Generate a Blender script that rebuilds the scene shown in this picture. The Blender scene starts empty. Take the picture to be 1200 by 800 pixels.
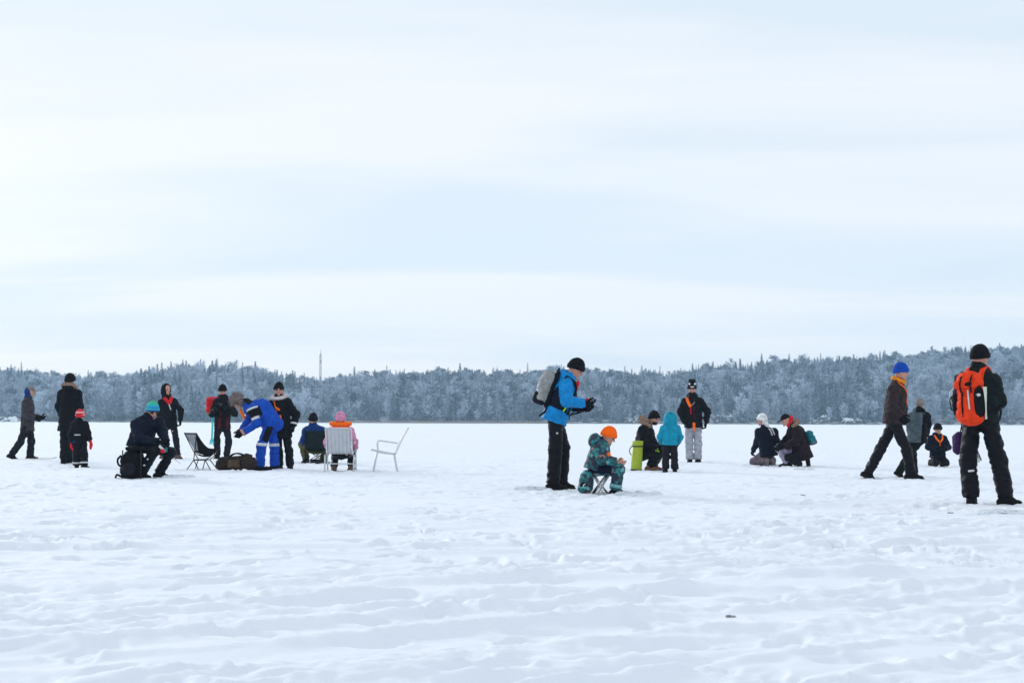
import bpy, math, random
import numpy as np
from mathutils import Vector, Matrix
from mathutils.bvhtree import BVHTree

# ------------------------------------------------------------------ camera, sky, sun
scene = bpy.context.scene
col = scene.collection
FPX = 1700.0            # focal length of the photograph in its own pixels (1200 wide)
CAM_H = 0.92            # the photographer crouches
cam_data = bpy.data.cameras.new('camera')
cam = bpy.data.objects.new('camera', cam_data)
col.objects.link(cam)
cam_data.sensor_width = 36.0
cam_data.lens = 36.0 * FPX / 1200.0
cam_data.clip_start = 0.1
cam_data.clip_end = 5000.0
cam.location = (0, 0, CAM_H)
PITCH = math.atan(93.0 / FPX)
ROLL = math.atan(4.0 / 1200.0)
cam.rotation_euler = (Matrix.Rotation(math.pi / 2 + PITCH, 3, 'X') @ Matrix.Rotation(ROLL, 3, 'Z')).to_euler()
cam_data.dof.use_dof = True
cam_data.dof.focus_distance = 21.0
cam_data.dof.aperture_fstop = 7.0
scene.camera = cam
CAM_M = np.array(cam.rotation_euler.to_matrix())

SUN_EL = math.radians(17)
SUN_AZ = math.radians(-36)      # measured from +Y (away from the camera) towards +X
world = bpy.data.worlds.new('World')
scene.world = world
world.use_nodes = True
wn = world.node_tree.nodes; wl = world.node_tree.links
for n in list(wn): wn.remove(n)
def wnode(t, **kw):
    n = wn.new(t)
    for k, v in kw.items(): setattr(n, k, v)
    return n
w_out = wnode('ShaderNodeOutputWorld')
w_bg = wnode('ShaderNodeBackground'); w_bg.inputs['Strength'].default_value = 1.0
w_sky = wnode('ShaderNodeTexSky', sky_type='NISHITA', sun_disc=False, sun_elevation=SUN_EL, sun_rotation=SUN_AZ)
w_scale = wnode('ShaderNodeVectorMath', operation='SCALE'); w_scale.inputs['Scale'].default_value = 0.10
wl.new(w_sky.outputs['Color'], w_scale.inputs[0])
# an even veil of thin cloud over the whole sky, laid out on a flat layer overhead
w_tc = wnode('ShaderNodeTexCoord')
w_sep = wnode('ShaderNodeSeparateXYZ'); wl.new(w_tc.outputs['Generated'], w_sep.inputs[0])
w_z = wnode('ShaderNodeMath', operation='MAXIMUM'); w_z.inputs[1].default_value = 0.0
wl.new(w_sep.outputs['Z'], w_z.inputs[0])
w_za = wnode('ShaderNodeMath', operation='ADD'); w_za.inputs[1].default_value = 0.14
wl.new(w_z.outputs[0], w_za.inputs[0])
def wdiv(o):
    d = wnode('ShaderNodeMath', operation='DIVIDE'); wl.new(o, d.inputs[0]); wl.new(w_za.outputs[0], d.inputs[1]); return d.outputs[0]
w_cmb = wnode('ShaderNodeCombineXYZ'); wl.new(wdiv(w_sep.outputs['X']), w_cmb.inputs[0]); wl.new(wdiv(w_sep.outputs['Y']), w_cmb.inputs[1])
w_map = wnode('ShaderNodeMapping'); w_map.inputs['Rotation'].default_value = (0, 0, math.radians(-38)); w_map.inputs['Scale'].default_value = (0.42, 1.15, 1); w_map.inputs['Location'].default_value = (3.3, 1.9, 0)
wl.new(w_cmb.outputs[0], w_map.inputs[0])
w_n1 = wnode('ShaderNodeTexNoise'); w_n1.inputs['Scale'].default_value = 1.1; w_n1.inputs['Detail'].default_value = 9; w_n1.inputs['Roughness'].default_value = 0.5; w_n1.inputs['Distortion'].default_value = 0.5
wl.new(w_map.outputs[0], w_n1.inputs['Vector'])
w_rc = wnode('ShaderNodeValToRGB')
w_rc.color_ramp.elements[0].position = 0.36; w_rc.color_ramp.elements[0].color = (0.73, 0.82, 0.905, 1)
w_rc.color_ramp.elements[1].position = 0.60; w_rc.color_ramp.elements[1].color = (0.885, 0.912, 0.95, 1)
wl.new(w_n1.outputs['Fac'], w_rc.inputs[0])
w_mix = wnode('ShaderNodeMix', data_type='RGBA'); w_mix.inputs[0].default_value = 0.94
wl.new(w_scale.outputs[0], w_mix.inputs[6]); wl.new(w_rc.outputs[0], w_mix.inputs[7])
wl.new(w_mix.outputs[2], w_bg.inputs['Color'])
wl.new(w_bg.outputs[0], w_out.inputs[0])

sun_d = bpy.data.lights.new('sun', 'SUN')
sun_d.energy = 1.5
sun_d.angle = math.radians(10)
sun_d.color = (1.0, 0.97, 0.93)
sun = bpy.data.objects.new('sun', sun_d); col.objects.link(sun)
sd = Vector((math.sin(SUN_AZ) * math.cos(SUN_EL), math.cos(SUN_AZ) * math.cos(SUN_EL), math.sin(SUN_EL)))
sun.rotation_euler = (-sd).to_track_quat('-Z', 'Y').to_euler()
sun.location = (0, 0, 60)

scene.view_settings.view_transform = 'Standard'
scene.view_settings.look = 'None'
scene.view_settings.exposure = 0.11
scene.view_settings.gamma = 1.0
scene.view_settings.use_curve_mapping = False
scene.render.engine = 'CYCLES'
scene.cycles.use_denoising = True
scene.cycles.max_bounces = 6
scene.cycles.volume_bounces = 1
scene.cycles.transparent_max_bounces = 8

# ------------------------------------------------------------------ helpers
def hor(px):            # height of the horizon in the photograph at column px
    return 493.0 + 4.0 * (px - 600.0) / 1200.0
def dist_of(px, py):    # distance of a point of the ice seen at (px, py)
    return CAM_H * FPX / (py - hor(px))

def tag(o, label=None, cat=None, group=None, kind=None):
    if label: o['label'] = label
    if cat: o['category'] = cat
    if group: o['group'] = group
    if kind: o['kind'] = kind
    return o
def empty(name, loc, label, cat, group=None):
    o = bpy.data.objects.new(name, None); col.objects.link(o); o.location = loc
    o.empty_display_size = 0.1
    return tag(o, label, cat, group)
def make_mesh(name, V, F, mats, smooth=True, midx=None):
    me = bpy.data.meshes.new(name)
    V = np.asarray(V, dtype=np.float64)
    me.from_pydata(V.tolist(), [], F if isinstance(F, list) else F.tolist())
    for m in (mats if isinstance(mats, (list, tuple)) else [mats]): me.materials.append(m)
    if smooth: me.polygons.foreach_set('use_smooth', [True] * len(me.polygons))
    if midx is not None: me.polygons.foreach_set('material_index', np.asarray(midx, dtype=np.int32))
    me.update()
    return me
def mk(name, V, F, mats, parent=None, smooth=True, midx=None):
    o = bpy.data.objects.new(name, make_mesh(name, V, F, mats, smooth, midx))
    col.objects.link(o); o.parent = parent
    return o

# ---- noise on arrays
_rng = np.random.RandomState(7)
_perm = np.concatenate([_rng.permutation(512)] * 3)
_gr = _rng.normal(size=(512, 3)); _gr /= np.linalg.norm(_gr, axis=1)[:, None]
def noise3(x, y, z):
    x = np.asarray(x, dtype=np.float64); y = np.asarray(y, dtype=np.float64); z = np.asarray(z, dtype=np.float64)
    x, y, z = np.broadcast_arrays(x, y, z)
    xi = np.floor(x).astype(np.int64); yi = np.floor(y).astype(np.int64); zi = np.floor(z).astype(np.int64)
    xf = x - xi; yf = y - yi; zf = z - zi
    u = xf * xf * xf * (xf * (xf * 6 - 15) + 10); v = yf * yf * yf * (yf * (yf * 6 - 15) + 10); w = zf * zf * zf * (zf * (zf * 6 - 15) + 10)
    def g(dx, dy, dz):
        h = _perm[(_perm[(_perm[(xi + dx) & 511] + yi + dy) & 511] + zi + dz) & 511]
        G = _gr[h]
        return G[..., 0] * (xf - dx) + G[..., 1] * (yf - dy) + G[..., 2] * (zf - dz)
    def lerp(a, b, t): return a + (b - a) * t
    return 1.6 * lerp(lerp(lerp(g(0,0,0), g(1,0,0), u), lerp(g(0,1,0), g(1,1,0), u), v),
                lerp(lerp(g(0,0,1), g(1,0,1), u), lerp(g(0,1,1), g(1,1,1), u), v), w)
def noise2(x, y, s=0.37): return noise3(x, y, np.full(np.shape(x), s))

# ---- materials
def new_mat(name):
    m = bpy.data.materials.new(name); m.use_nodes = True
    nt = m.node_tree
    return m, nt, nt.nodes['Principled BSDF'], nt.nodes, nt.links
def mnode(nodes, t, **kw):
    n = nodes.new(t)
    for k, v in kw.items(): setattr(n, k, v)
    return n
def fabric(name, c, rough=0.75, var=0.30, scale=14.0, bump=0.25, weave=90.0, sheen=0.0):
    m, nt, b, N, L = new_mat(name)
    tc = mnode(N, 'ShaderNodeTexCoord')
    n1 = mnode(N, 'ShaderNodeTexNoise'); n1.inputs['Scale'].default_value = scale; n1.inputs['Detail'].default_value = 4
    L.new(tc.outputs['Object'], n1.inputs['Vector'])
    r = mnode(N, 'ShaderNodeValToRGB')
    r.color_ramp.elements[0].position = 0.3; r.color_ramp.elements[1].position = 0.7
    r.color_ramp.elements[0].color = tuple(max(0, v * (1 - var)) for v in c) + (1,)
    r.color_ramp.elements[1].color = tuple(min(1, v * (1 + var)) for v in c) + (1,)
    L.new(n1.outputs['Fac'], r.inputs[0]); L.new(r.outputs[0], b.inputs['Base Color'])
    n2 = mnode(N, 'ShaderNodeTexNoise'); n2.inputs['Scale'].default_value = weave; n2.inputs['Detail'].default_value = 2
    L.new(tc.outputs['Object'], n2.inputs['Vector'])
    bp = mnode(N, 'ShaderNodeBump'); bp.inputs['Strength'].default_value = bump; bp.inputs['Distance'].default_value = 0.01
    L.new(n2.outputs['Fac'], bp.inputs['Height']); L.new(bp.outputs[0], b.inputs['Normal'])
    b.inputs['Roughness'].default_value = rough
    b.inputs['Specular IOR Level'].default_value = 0.12
    return m
def plain(name, c, rough=0.5, metal=0.0, spec=0.5):
    m, nt, b, N, L = new_mat(name)
    tc = mnode(N, 'ShaderNodeTexCoord')
    n1 = mnode(N, 'ShaderNodeTexNoise'); n1.inputs['Scale'].default_value = 25; n1.inputs['Detail'].default_value = 3
    L.new(tc.outputs['Object'], n1.inputs['Vector'])
    r = mnode(N, 'ShaderNodeValToRGB')
    r.color_ramp.elements[0].position = 0.3; r.color_ramp.elements[1].position = 0.7
    r.color_ramp.elements[0].color = tuple(v * 0.88 for v in c) + (1,); r.color_ramp.elements[1].color = tuple(min(1, v * 1.08) for v in c) + (1,)
    L.new(n1.outputs['Fac'], r.inputs[0]); L.new(r.outputs[0], b.inputs['Base Color'])
    b.inputs['Roughness'].default_value = rough; b.inputs['Metallic'].default_value = metal; b.inputs['Specular IOR Level'].default_value = spec
    return m
def banded(name, stops, rough=0.85):        # colours knitted in bands up the height of the garment
    m, nt, b, N, L = new_mat(name)
    tc = mnode(N, 'ShaderNodeTexCoord'); sp = mnode(N, 'ShaderNodeSeparateXYZ'); L.new(tc.outputs['Generated'], sp.inputs[0])
    r = mnode(N, 'ShaderNodeValToRGB'); cr = r.color_ramp
    while len(cr.elements) < len(stops): cr.elements.new(0.5)
    for e, (p, c) in zip(cr.elements, stops): e.position = p; e.color = tuple(c) + (1,)
    L.new(sp.outputs['Z'], r.inputs[0]); L.new(r.outputs[0], b.inputs['Base Color'])
    n2 = mnode(N, 'ShaderNodeTexNoise'); n2.inputs['Scale'].default_value = 110
    L.new(tc.outputs['Object'], n2.inputs['Vector'])
    bp = mnode(N, 'ShaderNodeBump'); bp.inputs['Strength'].default_value = 0.3; bp.inputs['Distance'].default_value = 0.01
    L.new(n2.outputs['Fac'], bp.inputs['Height']); L.new(bp.outputs[0], b.inputs['Normal'])
    b.inputs['Roughness'].default_value = rough
    return m
# ------------------------------------------------------------------ snow-covered lake ice
foot_rng = np.random.RandomState(21)
def make_prints():
    P = []
    # trails of footsteps, each a wandering line of alternating prints
    for i in range(60):
        x = foot_rng.uniform(-9, 9); y = foot_rng.uniform(4.5, 26)
        a = foot_rng.uniform(0, 2 * math.pi) if foot_rng.rand() < .5 else foot_rng.choice([0.1, 3.2, 0.6, 3.8]) + foot_rng.normal(0, .25)
        n = foot_rng.randint(8, 26)
        for k in range(n):
            a += foot_rng.normal(0, .10)
            x += math.cos(a) * .62; y += math.sin(a) * .62
            sgn = 1 if k % 2 else -1
            P.append((x - math.sin(a) * .11 * sgn, y + math.cos(a) * .11 * sgn, a + foot_rng.normal(0, .12), foot_rng.uniform(.02, .045), foot_rng.uniform(.8, 1.15)))
    for i in range(1500):                      # loose scuffs
        y = foot_rng.uniform(4.2, 34)
        P.append((foot_rng.uniform(-.6, .6) * y, y, foot_rng.uniform(0, 6.28), foot_rng.uniform(.012, .045), foot_rng.uniform(.6, 1.3)))
    return [(a, b, c, d * (.55 if b < 9 else 1), e) for a, b, c, d, e in P]
PRINTS = make_prints()
for (px_, py_) in ((33, 539), (80, 544), (97, 548), (179, 559), (203, 537), (240, 551), (262, 537), (290, 551), (312, 550), (334, 549), (367, 543), (400, 552), (452, 552), (650, 572), (706, 576), (748, 577), (758, 549), (785, 551), (813, 540), (897, 545), (932, 545), (1045, 558), (1066, 556), (1098, 546), (1152, 589), (1152, 596), (665, 580)):
    d_ = dist_of(px_, py_); x_ = (px_ - 600) * d_ / FPX         # the snow is trodden round everyone who stands about
    for i_ in range(22):
        PRINTS.append((x_ + foot_rng.normal(0, .6), d_ + foot_rng.normal(-.1, .8), foot_rng.uniform(0, 6.28), foot_rng.uniform(.015, .035), foot_rng.uniform(.8, 1.2)))
TH = math.radians(36)
TRACKS = [(-2.2, 5.4, 0.62, 0.24), (0.2, 6.4, 0.50, 0.20), (-3.3, 7.0, 0.40, 0.22), (1.9, 6.0, 0.56, 0.16), (0.4, 8.2, 0.20, .3), (-1.0, 10.4, 0.12, .25)]
def ground(x, y):
    x = np.asarray(x, dtype=np.float64); y = np.asarray(y, dtype=np.float64)
    c, s = math.cos(TH), math.sin(TH)
    u = x * c + y * s; v = -x * s + y * c
    v = v + 0.35 * noise2(x * .35, y * .35, .9) + .10 * noise2(x * 1.3, y * 1.3, .2)
    near = np.clip((15.0 - y) / 8.0, 0, 1)
    z = 0.035 * noise2(x * .11, y * .11, .1) + 0.018 * noise2(x * .45, y * .45, .6)
    gate = np.clip(noise2(x * .28 + 4, y * .28, 1.7) * 1.3 + .62, .12, 1)
    r1 = noise2(u * .5, v * 3.0, .3); r2 = noise2(u * 1.3, v * 7.5, 2.3); r0 = noise2(u * .35, v * 1.5, 8.3)
    z = z + (0.014 * r0 * near + 0.066 * (.5 - np.sqrt(r1 * r1 + .006)) * (.2 + .8 * near) + 0.033 * r2) * gate + .013 * noise2(u * 4, v * 17, 7.7) * gate
    l1 = noise2(x * 4.1, y * 4.1, 3.1); l2 = noise2(x * 9.3, y * 9.3, 4.1); l3 = noise2(x * 17, y * 17, 5.1)
    rough = np.clip(noise2(x * .22 - 7, y * .22 + 3, 6.1) + .6, .3, 1)
    z = z + rough * ((.012 - .004 * near) * l1 + .013 * l2 + .007 * l3)
    # smooth sledge runs
    for (x0, y0, a, w) in TRACKS:
        ca, sa = math.cos(a), math.sin(a)
        t = (x - x0) * ca + (y - y0) * sa
        d = -(x - x0) * sa + (y - y0) * ca + .25 * noise2(t * .3, np.zeros_like(t) + x0, .4)
        m = np.exp(-(d / w) ** 4) * np.clip((t + 6) / 4, 0, 1) * np.clip((9 - t) / 4, 0, 1)
        z = z * (1 - .82 * m) - .012 * m + .022 * np.exp(-((np.abs(d) - w * 1.25) / (.3 * w)) ** 2) * np.clip((t + 6) / 4, 0, 1) * np.clip((9 - t) / 4, 0, 1)
    return z
def stamp_prints(X, Y, Z, x0, slope_step, y_rows):
    # X, Y, Z are (rows, cols); presses every footprint into the sheet
    ncol = X.shape[1]
    for (px, py, a, dep, sc) in PRINTS:
        r0 = np.searchsorted(y_rows, py - .5); r1 = np.searchsorted(y_rows, py + .5)
        if r1 - r0 < 2: continue
        c0 = int(((px - .5) / py - x0) / slope_step) - 2 if px - .5 < 0 else int(((px - .5) / (py + .5) - x0) / slope_step) - 2
        c1 = int(((px + .5) / max(.5, py - .5) - x0) / slope_step) + 3
        c0 = max(0, c0 - 4); c1 = min(ncol, c1 + 4)
        if c1 - c0 < 2: continue
        xs = X[r0:r1, c0:c1] - px; ys = Y[r0:r1, c0:c1] - py
        t = xs * math.cos(a) + ys * math.sin(a); d = -xs * math.sin(a) + ys * math.cos(a)
        q = np.sqrt((t / (.155 * sc)) ** 2 + (d / (.065 * sc)) ** 2)
        Z[r0:r1, c0:c1] += -dep * 1 / (1 + np.exp((q - 1) * 9)) + dep * .45 * np.exp(-((q - 1.35) / .28) ** 2) * (.6 + .4 * np.cos(3 * np.arctan2(d, t)))

def snow_material():
    m, nt, b, N, L = new_mat('snow')
    tc = mnode(N, 'ShaderNodeTexCoord')
    n1 = mnode(N, 'ShaderNodeTexNoise'); n1.inputs['Scale'].default_value = 0.8; n1.inputs['Detail'].default_value = 5
    L.new(tc.outputs['Object'], n1.inputs['Vector'])
    r = mnode(N, 'ShaderNodeValToRGB')
    r.color_ramp.elements[0].position = .3; r.color_ramp.elements[0].color = (.80, .855, .935, 1)
    r.color_ramp.elements[1].position = .7; r.color_ramp.elements[1].color = (.845, .89, .955, 1)
    L.new(n1.outputs['Fac'], r.inputs[0]); L.new(r.outputs[0], b.inputs['Base Color'])
    b.inputs['Roughness'].default_value = .75; b.inputs['Specular IOR Level'].default_value = .2
    n2 = mnode(N, 'ShaderNodeTexNoise'); n2.inputs['Scale'].default_value = 38; n2.inputs['Detail'].default_value = 8; n2.inputs['Roughness'].default_value = .75
    L.new(tc.outputs['Object'], n2.inputs['Vector'])
    bp = mnode(N, 'ShaderNodeBump'); bp.inputs['Strength'].default_value = .32; bp.inputs['Distance'].default_value = .03
    L.new(n2.outputs['Fac'], bp.inputs['Height']); L.new(bp.outputs[0], b.inputs['Normal'])
    return m
M_SNOW = snow_material()

def build_ground():
    ys = [2.2]
    while ys[-1] < 60: ys.append(ys[-1] * 1.0055)
    while ys[-1] < 900: ys.append(ys[-1] * 1.03)
    ys = np.array(ys)
    st = 0.00175; sl = np.arange(-.58, .58 + st / 2, st)
    X = ys[:, None] * sl[None, :]; Y = np.repeat(ys[:, None], len(sl), 1)
    Z = np.zeros_like(X)
    nr = int(np.searchsorted(ys, 140))
    Z[:nr] = ground(X[:nr], Y[:nr]) * np.clip((140 - Y[:nr]) / 60, 0, 1)
    stamp_prints(X, Y, Z, sl[0], st, ys)
    R, C = X.shape
    V = np.stack([X, Y, Z], -1).reshape(-1, 3)
    i = (np.arange(R - 1)[:, None] * C + np.arange(C - 1)[None, :]).reshape(-1)
    F = np.stack([i, i + 1, i + 1 + C, i + C], 1)
    me = bpy.data.meshes.new('snow_field')
    me.vertices.add(len(V)); me.vertices.foreach_set('co', V.reshape(-1))
    me.loops.add(F.size); me.loops.foreach_set('vertex_index', F.reshape(-1).astype(np.int32))
    me.polygons.add(len(F)); me.polygons.foreach_set('loop_start', np.arange(0, F.size, 4, dtype=np.int32))
    me.update(calc_edges=True)
    me.polygons.foreach_set('use_smooth', np.ones(len(F), dtype=bool))
    me.materials.append(M_SNOW)
    o = bpy.data.objects.new('snow_field', me); col.objects.link(o)
    tag(o, kind='structure')
    # the rest of the lake, behind and beside the photographer
    mk('lake_ice', [(-850, -280, -.16), (850, -280, -.16), (850, 900, -.16), (-850, 900, -.16)], [[0, 1, 2, 3]], M_SNOW, smooth=False)['kind'] = 'structure'
build_ground()
def gz(x, y): return float(ground(np.array([x]), np.array([y]))[0])
# ------------------------------------------------------------------ far shore, wooded hills
SKYLINE = [(-300, 420), (-100, 428), (0, 434), (40, 437), (80, 442), (150, 441), (165, 434), (200, 431), (245, 429), (290, 431), (320, 437), (338, 445), (380, 447), (400, 442), (450, 440), (500, 438), (550, 437), (600, 438), (650, 434), (700, 434), (740, 438), (790, 438), (820, 432), (850, 429), (880, 428), (920, 425), (950, 423), (1000, 420), (1030, 416), (1060, 417), (1100, 413), (1140, 410), (1200, 406), (1320, 402), (1500, 404)]
SKX = np.array([a for a, b in SKYLINE], float); SKY_ = np.array([b for a, b in SKYLINE], float)
def shore_y(x): return 520.0 - 14 * np.exp(-((x + 118) / 26.0) ** 2) + 5 * np.sin(x * .05) + 3 * np.sin(x * .13 + 1)
def hill(x, y):
    x = np.asarray(x, float); y = np.asarray(y, float)
    px = 600 + x / y * FPX
    top = np.interp(px, SKX, SKY_)
    copse = np.clip(1 - np.abs(px - 245) / 95.0, 0, 1) ** .5           # tall stand of spruces close to the shore on the left
    rd = 190 - 80 * copse
    ridge_y = 520 + rd
    th = 9.4 + 6.0 * copse
    need = np.maximum((hor(px) - top) * ridge_y / FPX + CAM_H - th, 1.5)
    t = (y - shore_y(x)) / rd
    z = need * np.where(t < 1, np.clip(t, 0, 1) ** .85, 1 - .12 * (t - 1)) + .8 * np.clip(t * 12, 0, 1)
    z = z + np.clip(t * 3, 0, 1) * (1.3 * noise2(x * .03, y * .03, .7) + .5 * noise2(x * .1, y * .1, .2))
    return np.where(t < 0, -.3 + t * 5, z)
def forest_floor_mat():
    m, nt, b, N, L = new_mat('forest_floor')
    tc = mnode(N, 'ShaderNodeTexCoord'); n1 = mnode(N, 'ShaderNodeTexNoise'); n1.inputs['Scale'].default_value = .3; n1.inputs['Detail'].default_value = 6
    L.new(tc.outputs['Object'], n1.inputs['Vector'])
    r = mnode(N, 'ShaderNodeValToRGB'); r.color_ramp.elements[0].position = .42; r.color_ramp.elements[0].color = (.05, .055, .06, 1); r.color_ramp.elements[1].position = .58; r.color_ramp.elements[1].color = (.55, .58, .62, 1)
    L.new(n1.outputs['Fac'], r.inputs[0]); L.new(r.outputs[0], b.inputs['Base Color']); b.inputs['Roughness'].default_value = .9
    return m
def build_hill():
    xs = np.arange(-380, 381, 5.0); ys = np.arange(495, 860, 5.0)
    X, Y = np.meshgrid(xs, ys); Z = hill(X, Y)
    R, C = X.shape
    i = (np.arange(R - 1)[:, None] * C + np.arange(C - 1)[None, :]).reshape(-1)
    o = mk('wooded_hill', np.stack([X, Y, Z], -1).reshape(-1, 3), np.stack([i, i + 1, i + 1 + C, i + C], 1), forest_floor_mat())
    tag(o, kind='structure')
build_hill()

def frost_mat(name, dark, frost, lo, hi, up):
    # hoar frost and snow lie on the upper side of twigs and needles
    m, nt, b, N, L = new_mat(name)
    tc = mnode(N, 'ShaderNodeTexCoord'); ge = mnode(N, 'ShaderNodeNewGeometry'); oi = mnode(N, 'ShaderNodeObjectInfo')
    sp = mnode(N, 'ShaderNodeSeparateXYZ'); L.new(ge.outputs['True Normal'], sp.inputs[0])
    ab = mnode(N, 'ShaderNodeMath', operation='ABSOLUTE'); L.new(sp.outputs['Z'], ab.inputs[0])
    n1 = mnode(N, 'ShaderNodeTexNoise'); n1.inputs['Scale'].default_value = .9; n1.inputs['Detail'].default_value = 3
    L.new(tc.outputs['Object'], n1.inputs['Vector'])
    a1 = mnode(N, 'ShaderNodeMath', operation='MULTIPLY'); a1.inputs[1].default_value = up; L.new(ab.outputs[0], a1.inputs[0])
    a2 = mnode(N, 'ShaderNodeMath', operation='ADD'); L.new(a1.outputs[0], a2.inputs[0]); L.new(n1.outputs['Fac'], a2.inputs[1])
    a3 = mnode(N, 'ShaderNodeMath', operation='MULTIPLY_ADD'); a3.inputs[1].default_value = .42; L.new(oi.outputs['Random'], a3.inputs[0]); L.new(a2.outputs[0], a3.inputs[2])
    mr = mnode(N, 'ShaderNodeMapRange'); mr.inputs['From Min'].default_value = lo; mr.inputs['From Max'].default_value = hi
    L.new(a3.outputs[0], mr.inputs[0])
    mx = mnode(N, 'ShaderNodeMix', data_type='RGBA'); mx.inputs[6].default_value = tuple(dark) + (1,); mx.inputs[7].default_value = tuple(frost) + (1,)
    L.new(mr.outputs[0], mx.inputs[0]); L.new(mx.outputs[2], b.inputs['Base Color'])
    b.inputs['Roughness'].default_value = .85; b.inputs['Specular IOR Level'].default_value = .15
    return m
M_NEEDLE = frost_mat('frosted_spruce_needles', (.006, .016, .022), (.64, .74, .86), .86, 1.70, .75)
M_PINE = frost_mat('frosted_pine_needles', (.008, .018, .024), (.70, .79, .90), .80, 1.5, .7)
M_TWIG = frost_mat('hoar_frosted_twigs', (.045, .055, .07), (.66, .75, .86), .32, 1.10, .4)
M_BARK = plain('dark_bark', (.055, .048, .045), .9)
M_BIRCH = plain('pale_birch_bark', (.22, .23, .25), .85)

def prism(V, F, a, b, ra, rb, n=5):
    a = np.array(a, float); b = np.array(b, float); d = b - a; d /= max(1e-6, np.linalg.norm(d))
    s = np.cross(d, [0.3, .9, .1]); s /= np.linalg.norm(s); t = np.cross(d, s)
    base = len(V)
    for c, r in ((a, ra), (b, rb)):
        for k in range(n):
            an = 2 * math.pi * k / n; V.append(tuple(c + r * (math.cos(an) * s + math.sin(an) * t)))
    for k in range(n): F.append([base + k, base + (k + 1) % n, base + n + (k + 1) % n, base + n + k])
def leafquad(V, F, c, u, v):
    c = np.array(c); b = len(V)
    V += [tuple(c - u * .5), tuple(c + v * .35 + u * .05), tuple(c + u * .55), tuple(c - v * .4)]
    F.append([b, b + 1, b + 2, b + 3])
def spruce(seed, h, w):
    rg = np.random.RandomState(seed); tv, tf, cv, cf = [], [], [], []
    prism(tv, tf, (0, 0, -.6), (0, 0, h * .6), h * .014, h * .008, 6); prism(tv, tf, (0, 0, h * .6), (0, 0, h * .99), h * .008, .01, 5)
    z = h * rg.uniform(.05, .10)
    while z < h * .985:
        f = z / h; L0 = w * (1 - f) ** .8 * (1 - .35 * max(0, .18 - f) / .18)
        n = int(5 + 4 * (1 - f)); a0 = rg.rand() * 6.28
        for k in range(n):
            a = a0 + 6.283 * k / n + rg.normal(0, .16); L = max(.12, L0 * rg.uniform(.62, 1.12)); d = np.array([math.cos(a), math.sin(a), 0]); sd = np.array([-d[1], d[0], 0])
            m = max(2, int(L / .42))
            for j in range(m):
                q = (j + .6) / m; p = d * L * q + np.array([0, 0, z - L * (.42 * q - .16 * q * q) + .1 * q])
                sz = (.34 + .34 * (1 - q)) * (.55 + .6 * (1 - f))
                leafquad(cv, cf, p + rg.normal(0, .05, 3), (d + np.array([0, 0, -.35]) + rg.normal(0, .18, 3)) * sz * 1.25, (sd + rg.normal(0, .3, 3)) * sz)
                leafquad(cv, cf, p + np.array([0, 0, -.16]) + rg.normal(0, .07, 3), (sd * rg.choice([-1, 1]) + d * .4 + rg.normal(0, .25, 3)) * sz, (np.array([0, 0, -1.0]) + rg.normal(0, .3, 3)) * sz * .9)
        z += h * .030 + .10 * rg.rand()
    leafquad(cv, cf, (0, 0, h * .985), np.array([0, 0, .5]), np.array([.12, .04, 0]))
    return (tv, tf), (cv, cf)
def birch(seed, h, w):
    rg = np.random.RandomState(seed); tv, tf, cv, cf = [], [], [], []
    pts = [np.array([0, 0, -.6])]; n = 7
    for k in range(1, n + 1): pts.append(np.array([rg.normal(0, .12) * k * .35, rg.normal(0, .12) * k * .35, h * .93 * k / n]))
    for k in range(n): prism(tv, tf, pts[k], pts[k + 1], h * .012 * (1 - k / n) + .02, h * .012 * (1 - (k + 1) / n) + .02, 6)
    def twig(p, d, L, r):
        e = p + d * L; s = np.cross(d, rg.normal(0, 1, 3)); s /= np.linalg.norm(s); b = len(cv)
        cv.extend([tuple(p - s * r), tuple(p + s * r), tuple(e)]); cf.append([b, b + 1, b + 2])
    for i in range(30):
        f = rg.uniform(.22, .98); k = min(n - 1, int(f * n)); q = f * n - k; p = pts[k] * (1 - q) + pts[k + 1] * q
        a = rg.rand() * 6.28; el = rg.uniform(.35, 1.0); prof = math.sin(math.pi * min(1, .18 + .80 * f)) ** .7
        L = w * prof * rg.uniform(.65, 1.15)
        d = np.array([math.cos(a) * math.cos(el), math.sin(a) * math.cos(el), math.sin(el)])
        e = p + d * L; prism(tv, tf, p, e, .035, .012, 3)
        for j in range(22):
            t = rg.uniform(.2, 1.05); o = p + d * L * t
            d2 = d * .6 + rg.normal(0, .55, 3); d2[2] -= .12; d2 /= np.linalg.norm(d2)
            l2 = rg.uniform(.35, .95); twig(o, d2, l2, rg.uniform(.04, .085))
            for g in range(2):
                d3 = d2 + rg.normal(0, .6, 3); d3 /= np.linalg.norm(d3); twig(o + d2 * l2 * rg.uniform(.3, .9), d3, rg.uniform(.25, .6), rg.uniform(.035, .07))
    return (tv, tf), (cv, cf)
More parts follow.
